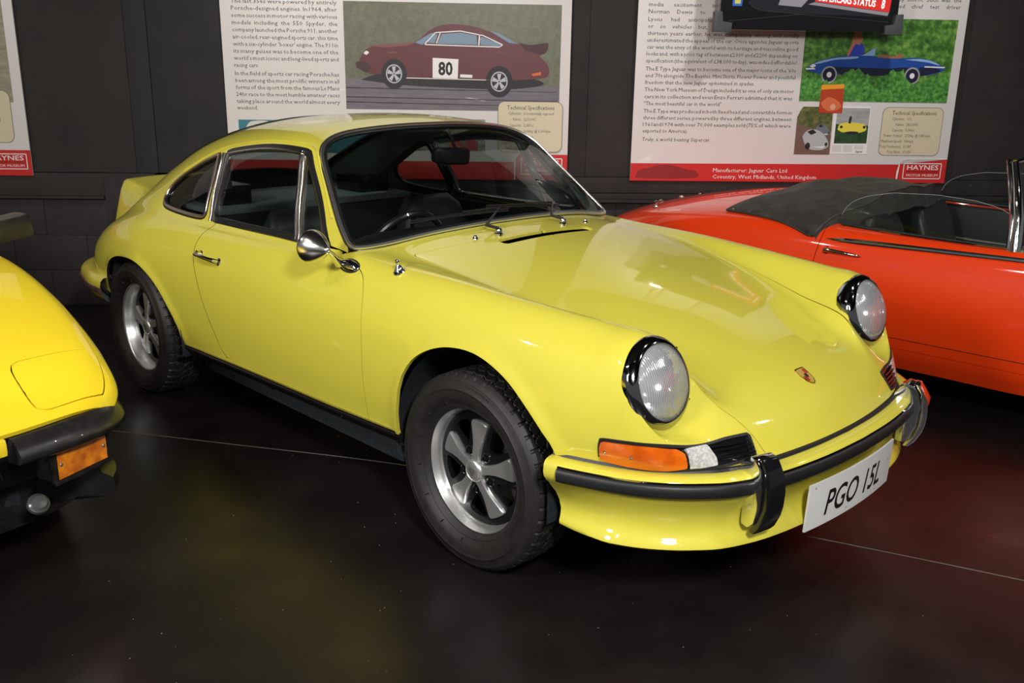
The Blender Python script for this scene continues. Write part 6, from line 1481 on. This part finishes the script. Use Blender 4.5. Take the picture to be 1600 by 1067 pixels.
pcar(6, 4.91, 1.155, .55, flat('printed_steel', (.15,.16,.18)), a_); pcar(8, 4.862, 1.090, 1.0, flat('printed_silver_car', (.40,.41,.42)), a_)
a_ = Pr(4).poly([(4.981,1.012),(5.221,1.012),(5.217,1.311),(4.979,1.310)]).out('small_advertisement', PWHT, p3)
b_ = Pr(5).poly([(4.998,1.078),(5.212,1.080),(5.212,1.300),(4.998,1.300)]).out('advertisement_photograph', noise_mat('printed_grey_sky', [(.3,(.25,.25,.26)),(.7,(.42,.41,.40))], 8, stretch=(1,1,3)), a_)
Pr(6).poly([(4.998,1.078),(5.212,1.080),(5.212,1.19),(5.16,1.20),(5.05,1.195),(4.998,1.20)]).out('advertisement_bushes', noise_mat('printed_bush', [(.3,(.01,.03,.012)),(.6,(.03,.08,.025))], 40), b_)
c = Pr(7).poly(spl([(5.012,1.165),(5.02,1.195),(5.05,1.208),(5.10,1.210),(5.15,1.206),(5.19,1.195),(5.20,1.165),(5.17,1.150),(5.10,1.143),(5.04,1.150)])).out('printed_yellow_car', flat('printed_yellow', (.70,.58,.06)), b_)
Pr(8).poly(spl([(5.06,1.150),(5.10,1.155),(5.15,1.150),(5.14,1.14),(5.07,1.14)])).circ((5.035,1.182), .009).circ((5.185,1.182), .009).poly([(5.078,1.205),(5.083,1.245),(5.092,1.252),(5.098,1.24),(5.094,1.205)]).outs('printed_grille', DKP, c)
lines(p3, 4.990, 5.045, [(1.062-.011*i, 'lorem'[:0]+'text set in small columns', .065) for i in range(0)]+[(1.055,'ll ll ll ll lll l ll',.062)], .008, GREY, 6) if False else None
q = Pr(6)
for c_ in range(3):
    for i in range(5): q.poly([(4.990+.072*c_, 1.066-.009*i), (4.990+.072*c_+.060, 1.066-.009*i), (4.990+.072*c_+.060, 1.063-.009*i), (4.990+.072*c_, 1.063-.009*i)]) if not (c_ == 2 and i > 2) else None
tag(q.out('fine_print', flat('fine_print_grey', (.45,.43,.42)), a_), kind='stuff')
V, F = text_mesh('Jaguar', .022, .05, 0, 1); q = Pr(6); q.mesh(V, F, 5.145, 1.022); q.out('advertisement_name', INK, a_)
Pr(2).poly(rrect(5.297,1.004,5.699,1.309,.04)).out('box_outline', flat('box_edge', (.12,.11,.09)), p3); Pr(3).poly(rrect(5.300,1.007,5.696,1.306,.038)).out('specification_box', CREAM, p3)
lines(p3, 5.361, 5.651, [(1.262,'Technical Specifications',.29)], .036, INK, 4)
spec(p3, [(1.228,'Cylinders:','V12'),(1.193,'Valves:','24/SOHC'),(1.158,'Capacity:','5,343cc'),(1.123,'Power Output:','272bhp @ 5,850rpm'),(1.088,'Maximum Speed:','146mph'),(1.054,'Total Production:','15,287'),(1.020,'Price New:','£3,650')], 5.452, .2, 4)
Pr(1).poly([(3.688,.830),(5.765,.830),(5.765,.984),(5.50,.984),(5.475,.975),(5.455,.948),(3.688,.940)]).out('red_band', PRED, p3)
Pr(2).poly([(5.436,.830),(5.444,.830),(5.452,.95),(5.475,.98),(5.50,.988),(5.765,.988),(5.765,.984),(5.50,.984),(5.47,.974),(5.447,.95),(5.436,.90)]).out('band_divider', PWHT, p3)
Pr(2).poly(spl([(3.72,.85),(3.74,.895),(3.80,.91),(3.86,.928),(3.95,.930),(4.05,.905),(4.12,.89),(4.13,.86),(4.0,.845),(3.8,.845)])).out('printed_ghost_car', flat('printed_dark_red', (.24,.012,.014)), p3)
lines(p3, 4.224, 4.71, [(.889,'Manufacturer: Jaguar Cars Ltd',.485),(.848,'Coventry, West Midlands, United Kingdom',.682)], .036, PWHT, 3)
logo(p3, 5.478, .856, 5.733, .958)
# ================================================================== hanging screen in front of the third panel
scn = tag(empty('information_screen'), 'black framed screen with grey corner guards hanging in front of the right display panel', 'screen'); scn.matrix_world = Mw@Matrix.Translation((4.67, -.3, 1.76))
bpy.context.view_layer.update()
inv_s = scn.matrix_world.inverted()
def sb(name, lo, hi, m, bev=.003):
    b = B(); b.box(lo, hi, inv_s@Mw, bev); return b.out(name, m, scn)
sb('screen_case', (4.135,-.315,1.752), (5.215,-.262,2.46), GBLK, .006)
sb('back_box', (4.35,-.262,1.80), (5.0,-.20,2.40), BLK, .01)
for s_ in (4.45, 4.90):
    B().tube([inv_s@W(s_, 2.39, .232), inv_s@W(s_, 4.6, .232)], .014, 12).out('suspension_pole', SAT, scn)
CG = mat('corner_guard_plastic', (.055,.062,.062), .45)
def prism_w(name, P, d0, d1, m, bev=.004):
    b = B(); b.prism(P, -d1, -d0, inv_s@Mw@Matrix(((1,0,0,0),(0,0,1,0),(0,1,0,0),(0,0,0,1)))); return b.out(name, m, scn, bev=bev, auto=40)
for (a, sx) in ((4.10, 1), (5.245, -1)):
    P = [(a, 1.738), (a+sx*.105, 1.738), (a+sx*.108, 1.79), (a+sx*.052, 1.797), (a+sx*.045, 1.853), (a+sx*.002, 1.856)]
    prism_w('corner_guard', P, .27, .335, CG, .006)
def sflat(name, P, lay, m):
    V = [tuple(inv_s@W(a, b, .3155+.0005*lay)) for a, b in P]; return raw(name, V, [tuple(range(len(P)))], m, scn, smooth=False)
RS_ = mat('screen_red', (.60,.025,.02), .4, emit=.25); GS_ = mat('screen_grey', (.22,.21,.24), .4, emit=.2); WS_ = mat('screen_white', (.85,.85,.85), .4, emit=.5)
sflat('display_area', [(4.30,1.905),(4.36,1.862),(4.45,1.853),(5.155,1.838),(5.175,2.42),(4.28,2.42)], 1, mat('screen_glass', (.02,.02,.025), .15, emit=.0))
sflat('display_red_banner', [(4.70,1.918),(5.158,1.866),(5.172,2.02),(4.70,2.02)], 2, RS_)
sflat('display_grey_band', [(4.66,1.902),(5.150,1.845),(5.157,1.864),(4.70,1.915)], 2, GS_); sflat('display_grey_stripes', [(4.48,1.895),(4.62,1.885),(4.74,2.02),(4.52,2.02)], 2, GS_)
sflat('display_badge', [(4.205,1.885),(4.262,1.885),(4.268,1.95),(4.205,1.95)], 1, mat('badge_blue', (.03,.12,.5), .4)); sflat('badge_centre', [(4.218,1.898),(4.252,1.898),(4.255,1.95),(4.218,1.95)], 2, mat('badge_yellow', (.6,.55,.12), .4))
for txt, s0, z0, w_, h_ in (('SUPERCARS STATUS', 4.72, 1.925, .35, .036), ('8', 5.105, 1.888, .022, .05)):
    V, F = text_mesh(txt, .06, w_, .15, 3, bold=.0015); V[:, 1] *= h_/V[:, 1].max(); vv = [tuple(inv_s@W(s0+a, z0+b_-.085*a, .3155+.0018)) for a, b_ in V]; raw('display_lettering', vv, F, WS_, scn, smooth=False)
B().tube([inv_s@W(s, z, .3172) for s, z in ((4.30,1.905),(4.335,1.876),(4.40,1.862),(4.62,1.845),(5.16,1.81))], .0012, 5).tube([inv_s@W(s, z, .3172) for s, z in ((4.19,1.80),(4.40,1.822),(4.62,1.845))], .0012, 5).out('bezel_line', CG, scn)
